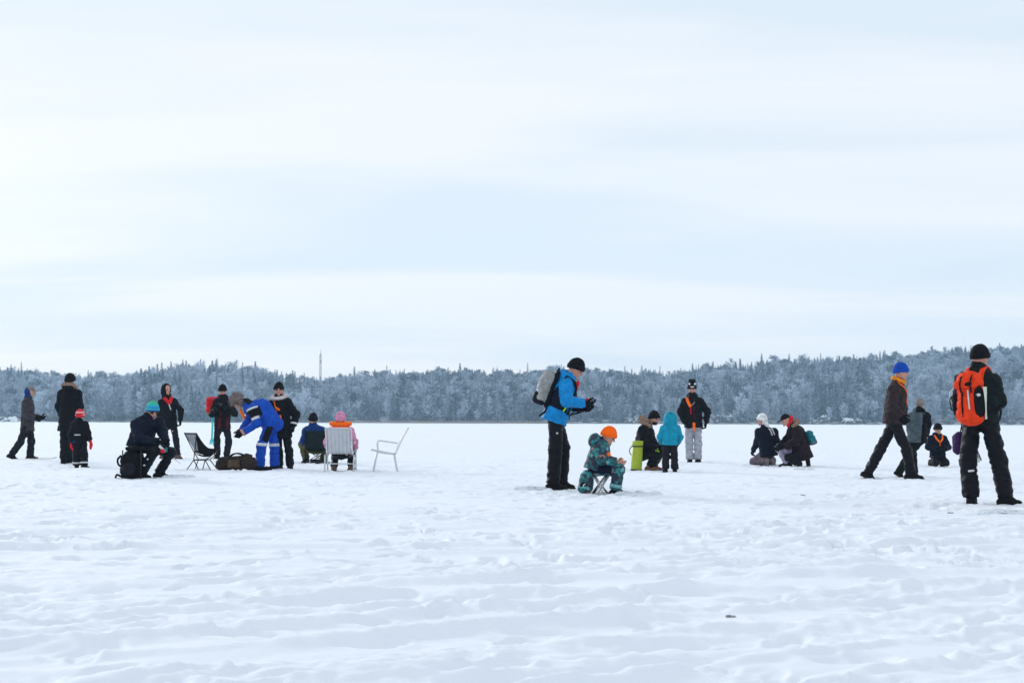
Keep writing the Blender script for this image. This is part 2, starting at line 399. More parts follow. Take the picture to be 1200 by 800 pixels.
def pine(seed, h, w):
    rg = np.random.RandomState(seed); tv, tf, cv, cf = [], [], [], []
    top = np.array([rg.normal(0, .3), rg.normal(0, .3), h * .95])
    prism(tv, tf, (0, 0, -.6), top * .55, h * .016, h * .012, 6); prism(tv, tf, top * .55, top, h * .012, .03, 5)
    for i in range(26):
        f = rg.uniform(.32, 1.0); p = top * f
        a = rg.rand() * 6.28; L = w * (math.sin(math.pi * (.15 + .75 * f)) ** .8) * rg.uniform(.55, 1.1); el = rg.uniform(-.1, .5)
        d = np.array([math.cos(a) * math.cos(el), math.sin(a) * math.cos(el), math.sin(el)])
        e = p + d * L; prism(tv, tf, p, e, .05, .02, 3)
        for c in (e, p + d * L * .6):
            for j in range(26):
                o = c + rg.normal(0, 1, 3) * np.array([.42, .42, .24]); sz = rg.uniform(.28, .52)
                u = rg.normal(0, 1, 3); u[2] *= .5; u /= np.linalg.norm(u); v = np.cross(u, rg.normal(0, 1, 3)); v /= np.linalg.norm(v)
                leafquad(cv, cf, o, u * sz * 1.2, v * sz)
    return (tv, tf), (cv, cf)

TREES = []      # (kind, trunk mesh, crown mesh, height)
def reg(kind, gen, bark, leaf, h):
    (tv, tf), (cv, cf) = gen
    TREES.append((kind, make_mesh('trunk', tv, tf, bark, True), make_mesh('crown', cv, cf, leaf, False), h))
for sd_, h_, w_ in ((1, 13, 2.9), (2, 15, 3.0), (3, 10, 2.5)): reg('spruce', spruce(sd_, h_, w_), M_BARK, M_NEEDLE, h_)
for sd_, h_, w_ in ((11, 12, 3.0), (12, 13, 2.7), (13, 9, 2.8), (14, 11, 3.3)): reg('birch', birch(sd_, h_, w_), M_BIRCH, M_TWIG, h_)
for sd_, h_, w_ in ((21, 12, 2.6), (22, 10.5, 2.9)): reg('pine', pine(sd_, h_, w_), M_BARK, M_PINE, h_)
KIDX = {k: [i for i, t in enumerate(TREES) if t[0] == k] for k in ('spruce', 'birch', 'pine')}

def tree_mix(px, t, rg):
    # which tree grows where: frosted birches on the left, pines and spruces in the middle and on the right
    if px < 155: pr = (.10, .80, .10)
    elif px < 335: pr = (.40, .56, .04)
    elif px < 700: pr = (.34, .30, .36)
    elif px < 950: pr = (.40, .36, .24)
    else: pr = (.30, .48, .22)
    if t > .85: pr = (pr[0] + .25, pr[1] * .6, pr[2] + .05)
    g = float(noise2(np.array(px * .022), np.array(t * 3.1), 9.3)); pr = (pr[0] * max(.1, 1 + 2.2 * g), pr[1] * max(.15, 1 - 1.8 * g), pr[2])
    u = rg.rand() * sum(pr)
    return 'spruce' if u < pr[0] else ('birch' if u < pr[0] + pr[1] else 'pine')
LANDMARKS = [(35, 'the blue-hooded walker'), (82, 'the long black parka'), (136, 'the gap left of the hunched angler'), (178, 'the hunched angler'), (198, 'the red scarf'), (232, 'the black camp chair'), (262, 'the red backpack'), (300, 'the bending blue suit'), (330, 'the white fur collar'), (375, 'the seated blue jacket'), (400, 'the pink hat'), (455, 'the empty white chair'), (530, 'the ice right of the empty chair'), (600, 'the ice left of the grey daypack'), (660, 'the bright blue jacket'), (713, 'the orange beanie'), (762, 'the lime green tube'), (812, 'the pale grey trousers'), (855, 'the ice left of the white hat'), (897, 'the white knitted hat'), (932, 'the plum parka'), (985, 'the ice right of the plum parka'), (1048, 'the cobalt blue hat'), (1098, 'the small kneeling child'), (1148, 'the orange hiking backpack'), (1190, 'the right edge of the picture')]
ORD = ['leftmost', 'second from left', 'third from left', 'fourth from left', 'fifth from left', 'sixth from left', 'seventh from left', 'eighth from left', 'ninth from left', 'tenth from left']
def landmark(px):
    return min(LANDMARKS, key=lambda a: abs(a[0] - px))[1]

def build_forest():
    rg = np.random.RandomState(5)
    pts = []
    # rows of trees over the hill, closer together near the shore and along the skyline
    N = 12500
    for i in range(N):
        t = rg.rand() ** 1.25 * 1.12
        x = rg.uniform(-270, 270)
        px0 = 600 + x / 600 * FPX
        cop = max(0, 1 - abs(px0 - 245) / 95.0) ** .5
        y = float(shore_y(x)) + 1.5 + t * (190 - 80 * cop)
        pts.append((x, y, t, cop))
    P = np.array(pts)
    Z = hill(P[:, 0], P[:, 1])
    recs = []
    for (x, y, t, cop), z in zip(P, Z):
        px = 600 + x / y * FPX
        kind = tree_mix(px, t, rg)
        i = KIDX[kind][rg.randint(len(KIDX[kind]))]
        hgt = rg.normal(8.3, 1.5) if t > .12 else rg.normal(6.6, 2.1)
        hgt += cop * rg.uniform(1.0, 6.8)
        if kind == 'spruce': hgt *= rg.uniform(.9, 1.18)
        hgt = max(3.0, hgt)
        recs.append([x, y, float(z), t, i, hgt / TREES[i][3], rg.uniform(0, 6.283), px, kind, hgt])
    # the trees that show largest: the shore row and the ones that break the skyline
    for r in recs:
        top = hor(r[7]) - (r[2] + r[9] - CAM_H) * FPX / r[1]
        r.append(top - np.interp(r[7], SKX, SKY_))
    for (px, py, kind, dp) in ((136, 443, 'spruce', 60), (176, 436, 'spruce', 70), (214, 433, 'spruce', 50), (229, 436, 'spruce', 52), (246, 427, 'spruce', 60), (262, 434, 'spruce', 70), (272, 433, 'spruce', 66), (284, 431, 'spruce', 58), (290, 430, 'spruce', 60), (297, 433, 'spruce', 70), (310, 436, 'spruce', 66), (327, 439, 'spruce', 75), (318, 439, 'spruce', 80), (200, 433, 'birch', 60), (237, 430, 'birch', 66), (188, 433, 'birch', 70), (222, 432, 'birch', 74), (1022, 413, 'pine', 185), (1050, 411, 'pine', 185), (1100, 411, 'pine', 188), (1112, 410, 'spruce', 186), (1133, 408, 'spruce', 186), (1170, 405, 'spruce', 186), (1085, 413, 'spruce', 180), (940, 422, 'spruce', 184), (830, 429, 'spruce', 184), (850, 427, 'spruce', 184), (1190, 405, 'spruce', 186), (410, 439, 'spruce', 184), (500, 436, 'pine', 184)):
        y = 520.0 + dp; x = (px - 600) * y / FPX; z = float(hill(x, y)); hgt = (hor(px) - py) * y / FPX + CAM_H - z
        i = KIDX[kind][rg.randint(len(KIDX[kind]))]
        if hgt > 3: recs.append([x, y, z, dp / 190, i, hgt / TREES[i][3], rg.uniform(0, 6.283), px, kind, hgt, -9.0])
    inview = [r for r in recs if -10 < r[7] < 1210]
    front = sorted([r for r in inview if r[3] < .07], key=lambda r: r[3])
    skyl = sorted([r for r in inview if r[10] < 2], key=lambda r: r[10])
    chosen = []; ids = set()
    used = []
    for r in skyl:
        if len(chosen) >= 150: break
        if all(abs(r[7] - u) > 3 for u in used): chosen.append((r, 'sky')); ids.add(id(r)); used.append(r[7])
    for r in front:
        if len(chosen) >= 296: break
        if id(r) not in ids: chosen.append((r, 'front')); ids.add(id(r))
    WORD = {'spruce': ('spruce_tree', 'dark pointed spruce'), 'birch': ('birch_tree', 'pale frosted birch'), 'pine': ('pine_tree', 'bushy snowy pine')}
    chosen.sort(key=lambda c: c[0][7]); tally = {}; total = {}
    for r, zone in chosen:
        kk = (r[8], zone, landmark(r[7])); total[kk] = total.get(kk, 0) + 1
    for r, zone in chosen:
        nm, words = WORD[r[8]]; kk = (r[8], zone, landmark(r[7])); i = tally.get(kk, 0); tally[kk] = i + 1
        lab = words + (', ' + (ORD[i] if i < len(ORD) else 'rightmost') + ',' if total[kk] > 1 else '') + (' on skyline above ' if zone == 'sky' else ' on shore behind ') + landmark(r[7])
        root = empty(nm, (r[0], r[1], r[2]), lab, 'tree', 'trees breaking the skyline' if zone == 'sky' else 'trees along the far shore')
        root.rotation_euler = (0, 0, r[6]); root.scale = (r[5],) * 3
        for nm2, me in (('trunk', TREES[r[4]][1]), ('crown', TREES[r[4]][2])):
            o = bpy.data.objects.new(nm2, me); col.objects.link(o); o.parent = root
    rest = [r for r in recs if id(r) not in ids]
    # the rest of the wood reads as one mass
    protos = bpy.data.collections.new('forest_kinds')
    for i, (kind, tm, cm, h) in enumerate(TREES):
        tv = [tuple(v.co) for v in tm.vertices]; tf = [list(p.vertices) for p in tm.polygons]
        cv = [tuple(v.co) for v in cm.vertices]; cf = [[k + len(tv) for k in p.vertices] for p in cm.polygons]
        me = make_mesh('forest_tree', tv + cv, tf + cf, [tm.materials[0], cm.materials[0]], False, [0] * len(tf) + [1] * len(cf))
        po = bpy.data.objects.new('forest_kind_%02d' % i, me); protos.objects.link(po)
    me = bpy.data.meshes.new('forest'); me.from_pydata([(r[0], r[1], r[2]) for r in rest], [], [])
    a = me.attributes.new('pick', 'INT', 'POINT'); a.data.foreach_set('value', np.array([r[4] for r in rest], dtype=np.int32))
    a = me.attributes.new('turn', 'FLOAT_VECTOR', 'POINT'); a.data.foreach_set('vector', np.array([(0, 0, r[6]) for r in rest], dtype=np.float32).reshape(-1))
    a = me.attributes.new('size', 'FLOAT', 'POINT'); a.data.foreach_set('value', np.array([r[5] for r in rest], dtype=np.float32))
    fo = bpy.data.objects.new('forest', me); col.objects.link(fo)
    tag(fo, 'dense frosted mixed wood covering the hills of the far shore', 'forest', kind='stuff')
    ng = bpy.data.node_groups.new('forest_scatter', 'GeometryNodeTree')
    ng.interface.new_socket('Geometry', in_out='INPUT', socket_type='NodeSocketGeometry'); ng.interface.new_socket('Geometry', in_out='OUTPUT', socket_type='NodeSocketGeometry')
    gi = ng.nodes.new('NodeGroupInput'); go = ng.nodes.new('NodeGroupOutput')
    m2p = ng.nodes.new('GeometryNodeMeshToPoints'); iop = ng.nodes.new('GeometryNodeInstanceOnPoints'); ci = ng.nodes.new('GeometryNodeCollectionInfo')
    ci.inputs['Collection'].default_value = protos; ci.inputs['Separate Children'].default_value = True; ci.inputs['Reset Children'].default_value = True
    def attr(name, ty):
        n = ng.nodes.new('GeometryNodeInputNamedAttribute'); n.data_type = ty; n.inputs['Name'].default_value = name; return n.outputs['Attribute']
    L = ng.links
    L.new(gi.outputs[0], m2p.inputs[0]); L.new(m2p.outputs[0], iop.inputs['Points']); L.new(ci.outputs[0], iop.inputs['Instance'])
    iop.inputs['Pick Instance'].default_value = True
    L.new(attr('pick', 'INT'), iop.inputs['Instance Index'])
    L.new(attr('turn', 'FLOAT_VECTOR'), iop.inputs['Rotation'])
    L.new(attr('size', 'FLOAT'), iop.inputs['Scale'])
    L.new(iop.outputs[0], go.inputs[0])
    md = fo.modifiers.new('scatter', 'NODES'); md.node_group = ng
build_forest()

# ---- shore: snowy rocks, reeds, mast
M_ROCK = frost_mat('snowy_granite', (.10, .10, .105), (.80, .84, .88), .95, 1.25, .9)
def rock(px, dpt, w, h, label):
    y = 520 + dpt; x = (px - 600) * y / FPX; y = float(shore_y(x)) + dpt
    z = max(-.2, float(hill(x, y)) - .3)
    rg = np.random.RandomState(int(px * 7)); n, m = 16, 9; V, F = [], []
    for j in range(m + 1):
        th = math.pi * j / m
        for i in range(n):
            ph = 2 * math.pi * i / n; d = np.array([math.sin(th) * math.cos(ph), math.sin(th) * math.sin(ph), math.cos(th)])
            k = 1 + .33 * float(noise3(d[0] * 1.6 + px, d[1] * 1.6, d[2] * 1.6)) + .16 * float(noise3(d[0] * 4 + px, d[1] * 4, d[2] * 4))
            V.append((d[0] * w * k, d[1] * w * .7 * k, d[2] * h * k))
    for j in range(m):
        for i in range(n): F.append([j * n + i, j * n + (i + 1) % n, (j + 1) * n + (i + 1) % n, (j + 1) * n + i][::-1])
    o = mk('shore_boulder', V, F, M_ROCK, smooth=False); o.location = (x, y, z)
    tag(o, label, 'boulder', 'snowy boulders along the far shore')
rock(4, -6, 3.4, 1.9, 'low snow mound on the shore at the left edge of the picture')
rock(20, -5, 2.6, 1.8, 'low snow mound on the shore just left of the walker in grey')
rock(738, 2, 2.2, 2.2, 'snowy boulder on the far shore above the lime green tube')
rock(752, 4, 2.6, 3.4, 'taller snowy boulder right behind the crouching fur-hooded person')
rock(836, 3, 2.3, 3.3, 'snow covered rock just right of the man in pale grey trousers')
rock(848, 4, 2.6, 3.8, 'taller snow covered rock right of the man in pale grey trousers')
rock(950, 2, 2.2, 2.1, 'flat snowy rock on the shore behind the fur-hooded kneeler')
rock(963, 3, 3.0, 2.6, 'broad snowy rock on the shore right of the fur-hooded kneeler')
rock(990, 2, 2.5, 2.2, 'snowy rock on the shore midway to the man in the blue hat')
rock(1003, 3, 2.0, 1.8, 'small snowy rock on the shore left of the man in the blue hat')
rock(1184, 3, 2.2, 3.4, 'snow covered rock on the shore right of the orange backpack')
def reeds():
    rg = np.random.RandomState(3); V, F = [], []
    for i in range(5200):
        x = rg.uniform(-62, 22) if rg.rand() < .75 else rg.uniform(-150, 160)
        y = float(shore_y(x)) - rg.uniform(.5, 4); h = rg.uniform(.5, 1.25); w = .05; lx = rg.normal(0, .15)
        b = len(V); V += [(x - w, y, -.2), (x + w, y, -.2), (x + lx, y + rg.normal(0, .1), h)]; F.append([b, b + 1, b + 2])
    o = mk('reed_bed', V, F, plain('dry_reed', (.34, .27, .19), .9), smooth=False)
    tag(o, 'thin strip of dry tan reeds along the far shoreline', 'reeds', kind='stuff')
reeds()
def mast():
    y = 720.0; x = (375.5 - 600) * y / FPX; z0 = float(hill(x, y)) - .3; top = (hor(375) - 408) * y / FPX + CAM_H
    root = empty('radio_mast', (x, y, z0), 'thin grey lattice radio mast rising above the far wood', 'mast')
    H = top - z0; R = .55; leg = [np.array([R * math.cos(a), R * math.sin(a), 0]) for a in (0.5, 2.6, 4.7)]
    m = plain('galvanised_steel', (.16, .17, .18), .5, .6)
    for l in leg:
        V, F = [], []; prism(V, F, l, l + np.array([0, 0, H - 3]), .10, .09, 6); mk('leg', V, F, m, root)
    V, F = [], []; n = int(H / 1.0)
    for k in range(n - 3):
        for a in range(3): prism(V, F, leg[a] + np.array([0, 0, k * 1.0]), leg[(a + 1) % 3] + np.array([0, 0, (k + 1) * 1.0]), .04, .04, 4)
    mk('bracing', V, F, m, root)
    V, F = [], []; prism(V, F, (0, 0, H - 4), (0, 0, H), .09, .05, 6); mk('antenna', V, F, m, root)
    for k, zz in enumerate((H - 3.6, H * .72)):
        V, F = [], []; prism(V, F, (.2, -.75, zz), (.2, -.75, zz + 1.6), .16, .16, 6); mk('panel_antenna', V, F, m, root)
mast()
# ------------------------------------------------------------------ smooth solid modelling for figures, bags and folds of cloth
def vec(*a): return np.array(a, dtype=np.float64)
def unit(a):
    a = np.asarray(a, float); n = np.linalg.norm(a); return a / n if n > 1e-9 else a
def lerp(a, b, t): return np.asarray(a, float) * (1 - t) + np.asarray(b, float) * t

def rc(a, b, ra, rb, fwd=None, q=1.0, cut=None):
    """tapered rod from a to b; fwd / q flatten its section; cut = (point, normal) slices it off"""
    a = np.asarray(a, float); b = np.asarray(b, float); ab = b - a; l2 = max(1e-9, float(ab @ ab)); R = max(ra, rb)
    if fwd is not None:
        fwd = unit(np.asarray(fwd, float) - unit(ab) * float(unit(ab) @ fwd))
    def f(P):
        p = P - a
        if fwd is not None and q != 1.0:
            p = p + (p @ fwd)[..., None] * fwd * (1 / q - 1)
        t = np.clip((p @ ab) / l2, 0, 1)
        d = np.linalg.norm(p - t[..., None] * ab, axis=-1) - (ra + (rb - ra) * t)
        if fwd is not None: d = d * min(1, q * 1.15)
        if cut is not None: d = np.maximum(d, (P - cut[0]) @ cut[1])
        return d
    return (f, np.minimum(a, b) - R, np.maximum(a, b) + R)
def el(c, A, r, cut=None):
    """ellipsoid with axes A (rows) and radii r"""
    c = np.asarray(c, float); A = np.asarray(A, float); r = np.asarray(r, float)
    def f(P):
        p = (P - c) @ A.T
        k0 = np.linalg.norm(p / r, axis=-1); k1 = np.linalg.norm(p / (r * r), axis=-1)
        d = k0 * (k0 - 1) / np.maximum(k1, 1e-6)
        if cut is not None:
            for cc in (cut if isinstance(cut, list) else [cut]): d = np.maximum(d, (P - cc[0]) @ cc[1])
        return d
    R = np.abs(A.T) @ r
    return (f, c - R, c + R)
def bxp(c, A, hf, rd):
    c = np.asarray(c, float); A = np.asarray(A, float); hf = np.asarray(hf, float) - rd
    def f(P):
        p = np.abs((P - c) @ A.T) - hf
        return np.linalg.norm(np.maximum(p, 0), axis=-1) + np.minimum(p.max(-1), 0) - rd
    R = np.abs(A.T) @ (hf + rd)
    return (f, c - R, c + R)

def nets(G, lo, h):
    """surface nets: quads round the zero level of G"""
    nx, ny, nz = G.shape
    S = G < 0
    c = [S[i:nx - 1 + i, j:ny - 1 + j, k:nz - 1 + k] for i in (0, 1) for j in (0, 1) for k in (0, 1)]
    cnt = np.zeros(c[0].shape, np.int8)
    for q in c: cnt += q
    act = (cnt > 0) & (cnt < 8)
    I = np.argwhere(act); vid = -np.ones(act.shape, np.int64); vid[act] = np.arange(len(I))
    acc = np.zeros((len(I), 3)); num = np.zeros(len(I))
    off = [(i, j, k) for i in (0, 1) for j in (0, 1) for k in (0, 1)]
    for ai, a in enumerate(off):
        for b in off[ai + 1:]:
            if sum(abs(a[q] - b[q]) for q in range(3)) != 1: continue
            ga = G[I[:, 0] + a[0], I[:, 1] + a[1], I[:, 2] + a[2]]; gb = G[I[:, 0] + b[0], I[:, 1] + b[1], I[:, 2] + b[2]]
            m = (ga < 0) != (gb < 0)
            t = np.where(m, ga / np.where(m, ga - gb, 1), 0)
            acc += np.where(m[:, None], np.array(a) + t[:, None] * (np.array(b) - np.array(a)), 0); num += m
    V = lo + h * (I + acc / np.maximum(num, 1)[:, None])
    F = []
    for ax in range(3):
        u, v = (ax + 1) % 3, (ax + 2) % 3
        sl0 = [slice(1, -1)] * 3; sl1 = [slice(1, -1)] * 3
        sl0[ax] = slice(0, -1); sl1[ax] = slice(1, None)
        A = S[tuple(sl0)]; B = S[tuple(sl1)]
        E = np.argwhere(A != B)
        if not len(E): continue
        fl = A[E[:, 0], E[:, 1], E[:, 2]]
        base = E.copy(); base[:, u] += 1; base[:, v] += 1
        def cell(du, dv):
            q = base.copy(); q[:, u] -= du; q[:, v] -= dv
            return vid[q[:, 0], q[:, 1], q[:, 2]]
        Q = np.stack([cell(1, 1), cell(0, 1), cell(0, 0), cell(1, 0)], 1)
        Q[~fl] = Q[~fl][:, ::-1]
        F.append(Q)
    return V, np.concatenate(F)

def solid(prims, h=.014, k=.04, folds=0.0, freq=9.0, seed=0.0, cuts=()):
    lo = np.min([p[1] for p in prims], 0) - 3 * h - folds; hi = np.max([p[2] for p in prims], 0) + 3 * h + folds
    n = np.ceil((hi - lo) / h).astype(int) + 1
    G = np.full(n, 1.0)
    ax = [lo[i] + h * np.arange(n[i]) for i in range(3)]
    for f, a, b in prims:
        i0 = np.maximum(0, np.floor((a - k - 3 * h - lo) / h).astype(int)); i1 = np.minimum(n, np.ceil((b + k + 3 * h - lo) / h).astype(int) + 1)
        s = tuple(slice(i0[i], i1[i]) for i in range(3))
        P = np.stack(np.meshgrid(ax[0][s[0]], ax[1][s[1]], ax[2][s[2]], indexing='ij'), -1)
        d = f(P); g = G[s]
        if k > 0:
            t = np.clip(.5 + .5 * (d - g) / k, 0, 1); G[s] = d * (1 - t) + g * t - k * t * (1 - t)
        else: G[s] = np.minimum(g, d)
    if folds > 0:
        m = np.abs(G) < 3 * h + folds
        I = np.argwhere(m); P = lo + I * h
        w = .25 * noise3(P[:, 0] * 4 + seed, P[:, 1] * 4, P[:, 2] * 4)
        r = noise3(P[:, 0] * freq + seed, P[:, 1] * freq, P[:, 2] * freq * 1.9 + w * 3)
        r2 = noise3(P[:, 0] * freq * 2.1, P[:, 1] * freq * 2.1 + seed, P[:, 2] * freq * 2.8)
        G[m] += folds * ((np.abs(r) * 2.2 - .75) + .4 * r2)
    if cuts:
        P = np.stack(np.meshgrid(*ax, indexing='ij'), -1)
        for (p0, nn) in cuts: G = np.maximum(G, (P - p0) @ np.asarray(nn, float))
    G[0] = G[-1] = 1; G[:, 0] = G[:, -1] = 1; G[:, :, 0] = G[:, :, -1] = 1
    return nets(G, lo, h)

def tube(points, r, n=8, caps=True):
    P = [np.asarray(p, float) for p in points]; V, F = [], []
    rs = r if isinstance(r, (list, tuple)) else [r] * len(P)
    up = None
    for i, p in enumerate(P):
        t = unit(P[min(i + 1, len(P) - 1)] - P[max(i - 1, 0)])
        if up is None:
            up = np.cross(t, [0.13, .31, .94]);
            if np.linalg.norm(up) < 1e-3: up = np.cross(t, [1, 0, 0])
        up = unit(up - t * (up @ t)); sd = np.cross(t, up)
        for k in range(n):
            a = 2 * math.pi * k / n; V.append(p + rs[i] * (math.cos(a) * up + math.sin(a) * sd))
    m = len(P)
    for i in range(m - 1):
        for k in range(n): F.append([i * n + k, i * n + (k + 1) % n, (i + 1) * n + (k + 1) % n, (i + 1) * n + k])
    if caps: F.append(list(range(n))[::-1]); F.append([(m - 1) * n + k for k in range(n)])
    return V, F
def ribbon(pts, nrm, width, th=.006, side=None):
    """flat strap through pts; nrm = outward normals"""
    V, F = [], []
    for i, p in enumerate(pts):
        t = unit(np.asarray(pts[min(i + 1, len(pts) - 1)]) - np.asarray(pts[max(i - 1, 0)])); n = unit(nrm[i]); s = unit(np.cross(t, n)) * width / 2
        V += [p - s - n * th, p + s - n * th, p + s + n * th, p - s + n * th]
    for i in range(len(pts) - 1):
        a, b = i * 4, i * 4 + 4
        for k in range(4): F.append([a + k, a + (k + 1) % 4, b + (k + 1) % 4, b + k][::-1])
    F.append([0, 1, 2, 3]); e = (len(pts) - 1) * 4; F.append([e + 3, e + 2, e + 1, e])
    return V, F
def curve3(pts, n=12):      # smooth line through the points
    P = [np.asarray(p, float) for p in pts]; P = [2 * P[0] - P[1]] + P + [2 * P[-1] - P[-2]]; out = []
    for i in range(1, len(P) - 2):
        for k in range(n):
            t = k / n; a, b, c, d = P[i - 1:i + 3]
            out.append(.5 * (2 * b + (c - a) * t + (2 * a - 5 * b + 4 * c - d) * t * t + (3 * b - a - 3 * c + d) * t ** 3))
    out.append(P[-2]); return out
def joinvf(*parts):
    V, F = [], []
    for v, f in parts:
        b = len(V); V += [tuple(x) for x in v]; F += [[int(i) + b for i in q] for q in f]
    return V, F
def frame_of(yaw):
    a = math.radians(yaw)
    return vec(math.sin(a), -math.cos(a), 0), vec(math.cos(a), math.sin(a), 0)
def tufts(centers, normals, n, L, w, seed):
    rg = np.random.RandomState(seed); V, F = [], []
    for i in range(n):
        j = rg.randint(len(centers)); c = centers[j] + rg.normal(0, .012, 3); d = unit(normals[j] + rg.normal(0, .55, 3)); s = unit(np.cross(d, rg.normal(0, 1, 3))) * w
        l = L * rg.uniform(.6, 1.2); b = len(V)
        V += [c - s, c + s, c + d * l * .6 + s * .6, c + d * l]; F += [[b, b + 1, b + 2], [b, b + 2, b + 3]]
    return V, F

# ---- cloth and skin colours
BLACK = fabric('black_cloth', (.0045, .005, .0075)); BLACK2 = fabric('charcoal_cloth', (.011, .011, .016)); NAVY = fabric('navy_cloth', (.004, .006, .018))
SOOT = fabric('black_ski_cloth', (.0045, .005, .008), .5)
GREYBLK = fabric('dark_grey_cloth', (.044, .039, .046)); PLUM = fabric('dark_plum_brown_cloth', (.016, .009, .013)); BROWN = fabric('dark_brown_cloth', (.030, .019, .021))
BLUE = fabric('bright_blue_cloth', (.003, .215, .54), .55, .18); ROYAL = fabric('royal_blue_cloth', (.005, .065, .42), .6, .2); DENIM = fabric('deep_blue_cloth', (.006, .035, .16), .7)
TURQ = fabric('turquoise_cloth', (.004, .25, .38), .6, .2); TEAL = fabric('teal_cloth', (.01, .16, .19)); SLATE = fabric('grey_green_cloth', (.075, .105, .12))
LGREY = fabric('pale_grey_cloth', (.33, .345, .39)); MAUVE = fabric('mauve_grey_cloth', (.12, .095, .115)); LILAC = fabric('lilac_cloth', (.38, .33, .46))
OLIVE = fabric('olive_cloth', (.085, .085, .035)); RED = fabric('red_cloth', (.62, .012, .022), .7, .15); DKRED = fabric('dark_red_cloth', (.075, .006, .012)); ORANGE = fabric('orange_cloth', (.95, .09, .008), .65, .12)
SAFETY = fabric('safety_orange_cloth', (1.0, .16, .01), .6, .08); PINK = fabric('pink_knit', (.62, .25, .40)); WHITE = fabric('white_knit', (.72, .74, .76)); COBALT = fabric('cobalt_knit', (.005, .06, .38), .8, .15)
GREYKNIT = fabric('grey_knit', (.20, .18, .17)); NEON = fabric('neon_yellow_green', (.40, .75, .02), .5); PURPLE = fabric('purple_cloth', (.04, .016, .075)); YELLOW = fabric('yellow_cloth', (.80, .25, .015))
CREAM = fabric('pale_reflective_tape', (.62, .64, .66), .4, .08); FURT = fabric('tan_fur', (.30, .20, .15), .95, .5, 60); FURW = fabric('white_fur', (.68, .64, .64), .95, .25, 60); FURG = fabric('grey_brown_fur', (.20, .165, .155), .95, .6, 25)
SKIN = fabric('skin', (.52, .27, .20), .5, .10, 20, .05); HAIR = fabric('dark_hair', (.02, .014, .012), .6); BOOTB = plain('black_boot', (.004, .004, .005), .7, 0, .15); BOOTT = plain('tan_boot', (.20, .085, .040), .7); BOOTR = plain('brown_boot', (.10, .055, .045), .7)
RUBBER = plain('black_rubber', (.012, .012, .013), .8); SOLEW = plain('white_sole', (.65, .66, .68), .6); EYE = plain('dark_eye', (.01, .008, .008), .25); LIP = plain('lip', (.34, .11, .10), .5); LENS = plain('black_lens', (.006, .006, .008), .1)
SNOWP = plain('white_painted_steel', (.62, .64, .66), .4); WEB = fabric('white_webbing', (.55, .57, .60), .6, .08); STEEL = plain('dark_tube_steel', (.02, .02, .022), .4, .5)
LIME = plain('lime_green_plastic', (.34, .43, .012), .45); BAGBR = fabric('brown_canvas', (.032, .022, .016)); MESHG = fabric('grey_mesh', (.24, .25, .27)); GREYPK = fabric('grey_pack_cloth', (.27, .28, .28)); PAPER = plain('map_paper', (.62, .68, .55), .7); DKGREEN = fabric('dark_green_cloth', (.006, .011, .009))
HATGB = banded('green_to_blue_knit', [(0.0, (.004, .008, .02)), (.16, (.004, .01, .03)), (.22, (.01, .10, .42)), (.40, (.015, .30, .55)), (.62, (.02, .42, .40)), (.85, (.03, .42, .20))])
HATRS = banded('red_striped_knit', [(0.0, (.30, .005, .012)), (.35, (.62, .01, .02)), (.48, (.62, .01, .02)), (.52, (.75, .55, .55)), (.62, (.75, .55, .55)), (.66, (.70, .012, .025)), (1, (.5, .01, .02))])
HATOR = fabric('neon_orange_knit', (1.0, .13, .004), .8, .08)
def camo():
    m, nt, b, N, L = new_mat('teal_patterned_cloth')
    tc = mnode(N, 'ShaderNodeTexCoord'); n = mnode(N, 'ShaderNodeTexNoise'); n.inputs['Scale'].default_value = 7; n.inputs['Detail'].default_value = 2
    L.new(tc.outputs['Object'], n.inputs['Vector'])
    v = mnode(N, 'ShaderNodeTexVoronoi'); v.inputs['Scale'].default_value = 25
    mx = mnode(N, 'ShaderNodeMix', data_type='RGBA'); mx.inputs[0].default_value = .12
    L.new(tc.outputs['Object'], mx.inputs[6]); L.new(n.outputs['Color'], mx.inputs[7]); L.new(mx.outputs[2], v.inputs['Vector'])
    sp = mnode(N, 'ShaderNodeSeparateXYZ'); L.new(v.outputs['Color'], sp.inputs[0])
    r = mnode(N, 'ShaderNodeValToRGB'); cr = r.color_ramp; cr.interpolation = 'CONSTANT'
    st = [(0, (.008, .014, .03)), (.30, (.008, .085, .10)), (.62, (.012, .19, .20)), (.80, (.10, .34, .36)), (.88, (.008, .03, .06)), (.975, (.42, .12, .09))]
    while len(cr.elements) < len(st): cr.elements.new(.5)
    for e, (p, c) in zip(cr.elements, st): e.position = p; e.color = c + (1,)
    L.new(sp.outputs['X'], r.inputs[0]); L.new(r.outputs[0], b.inputs['Base Color']); b.inputs['Roughness'].default_value = .7
    return m
CAMO = camo()

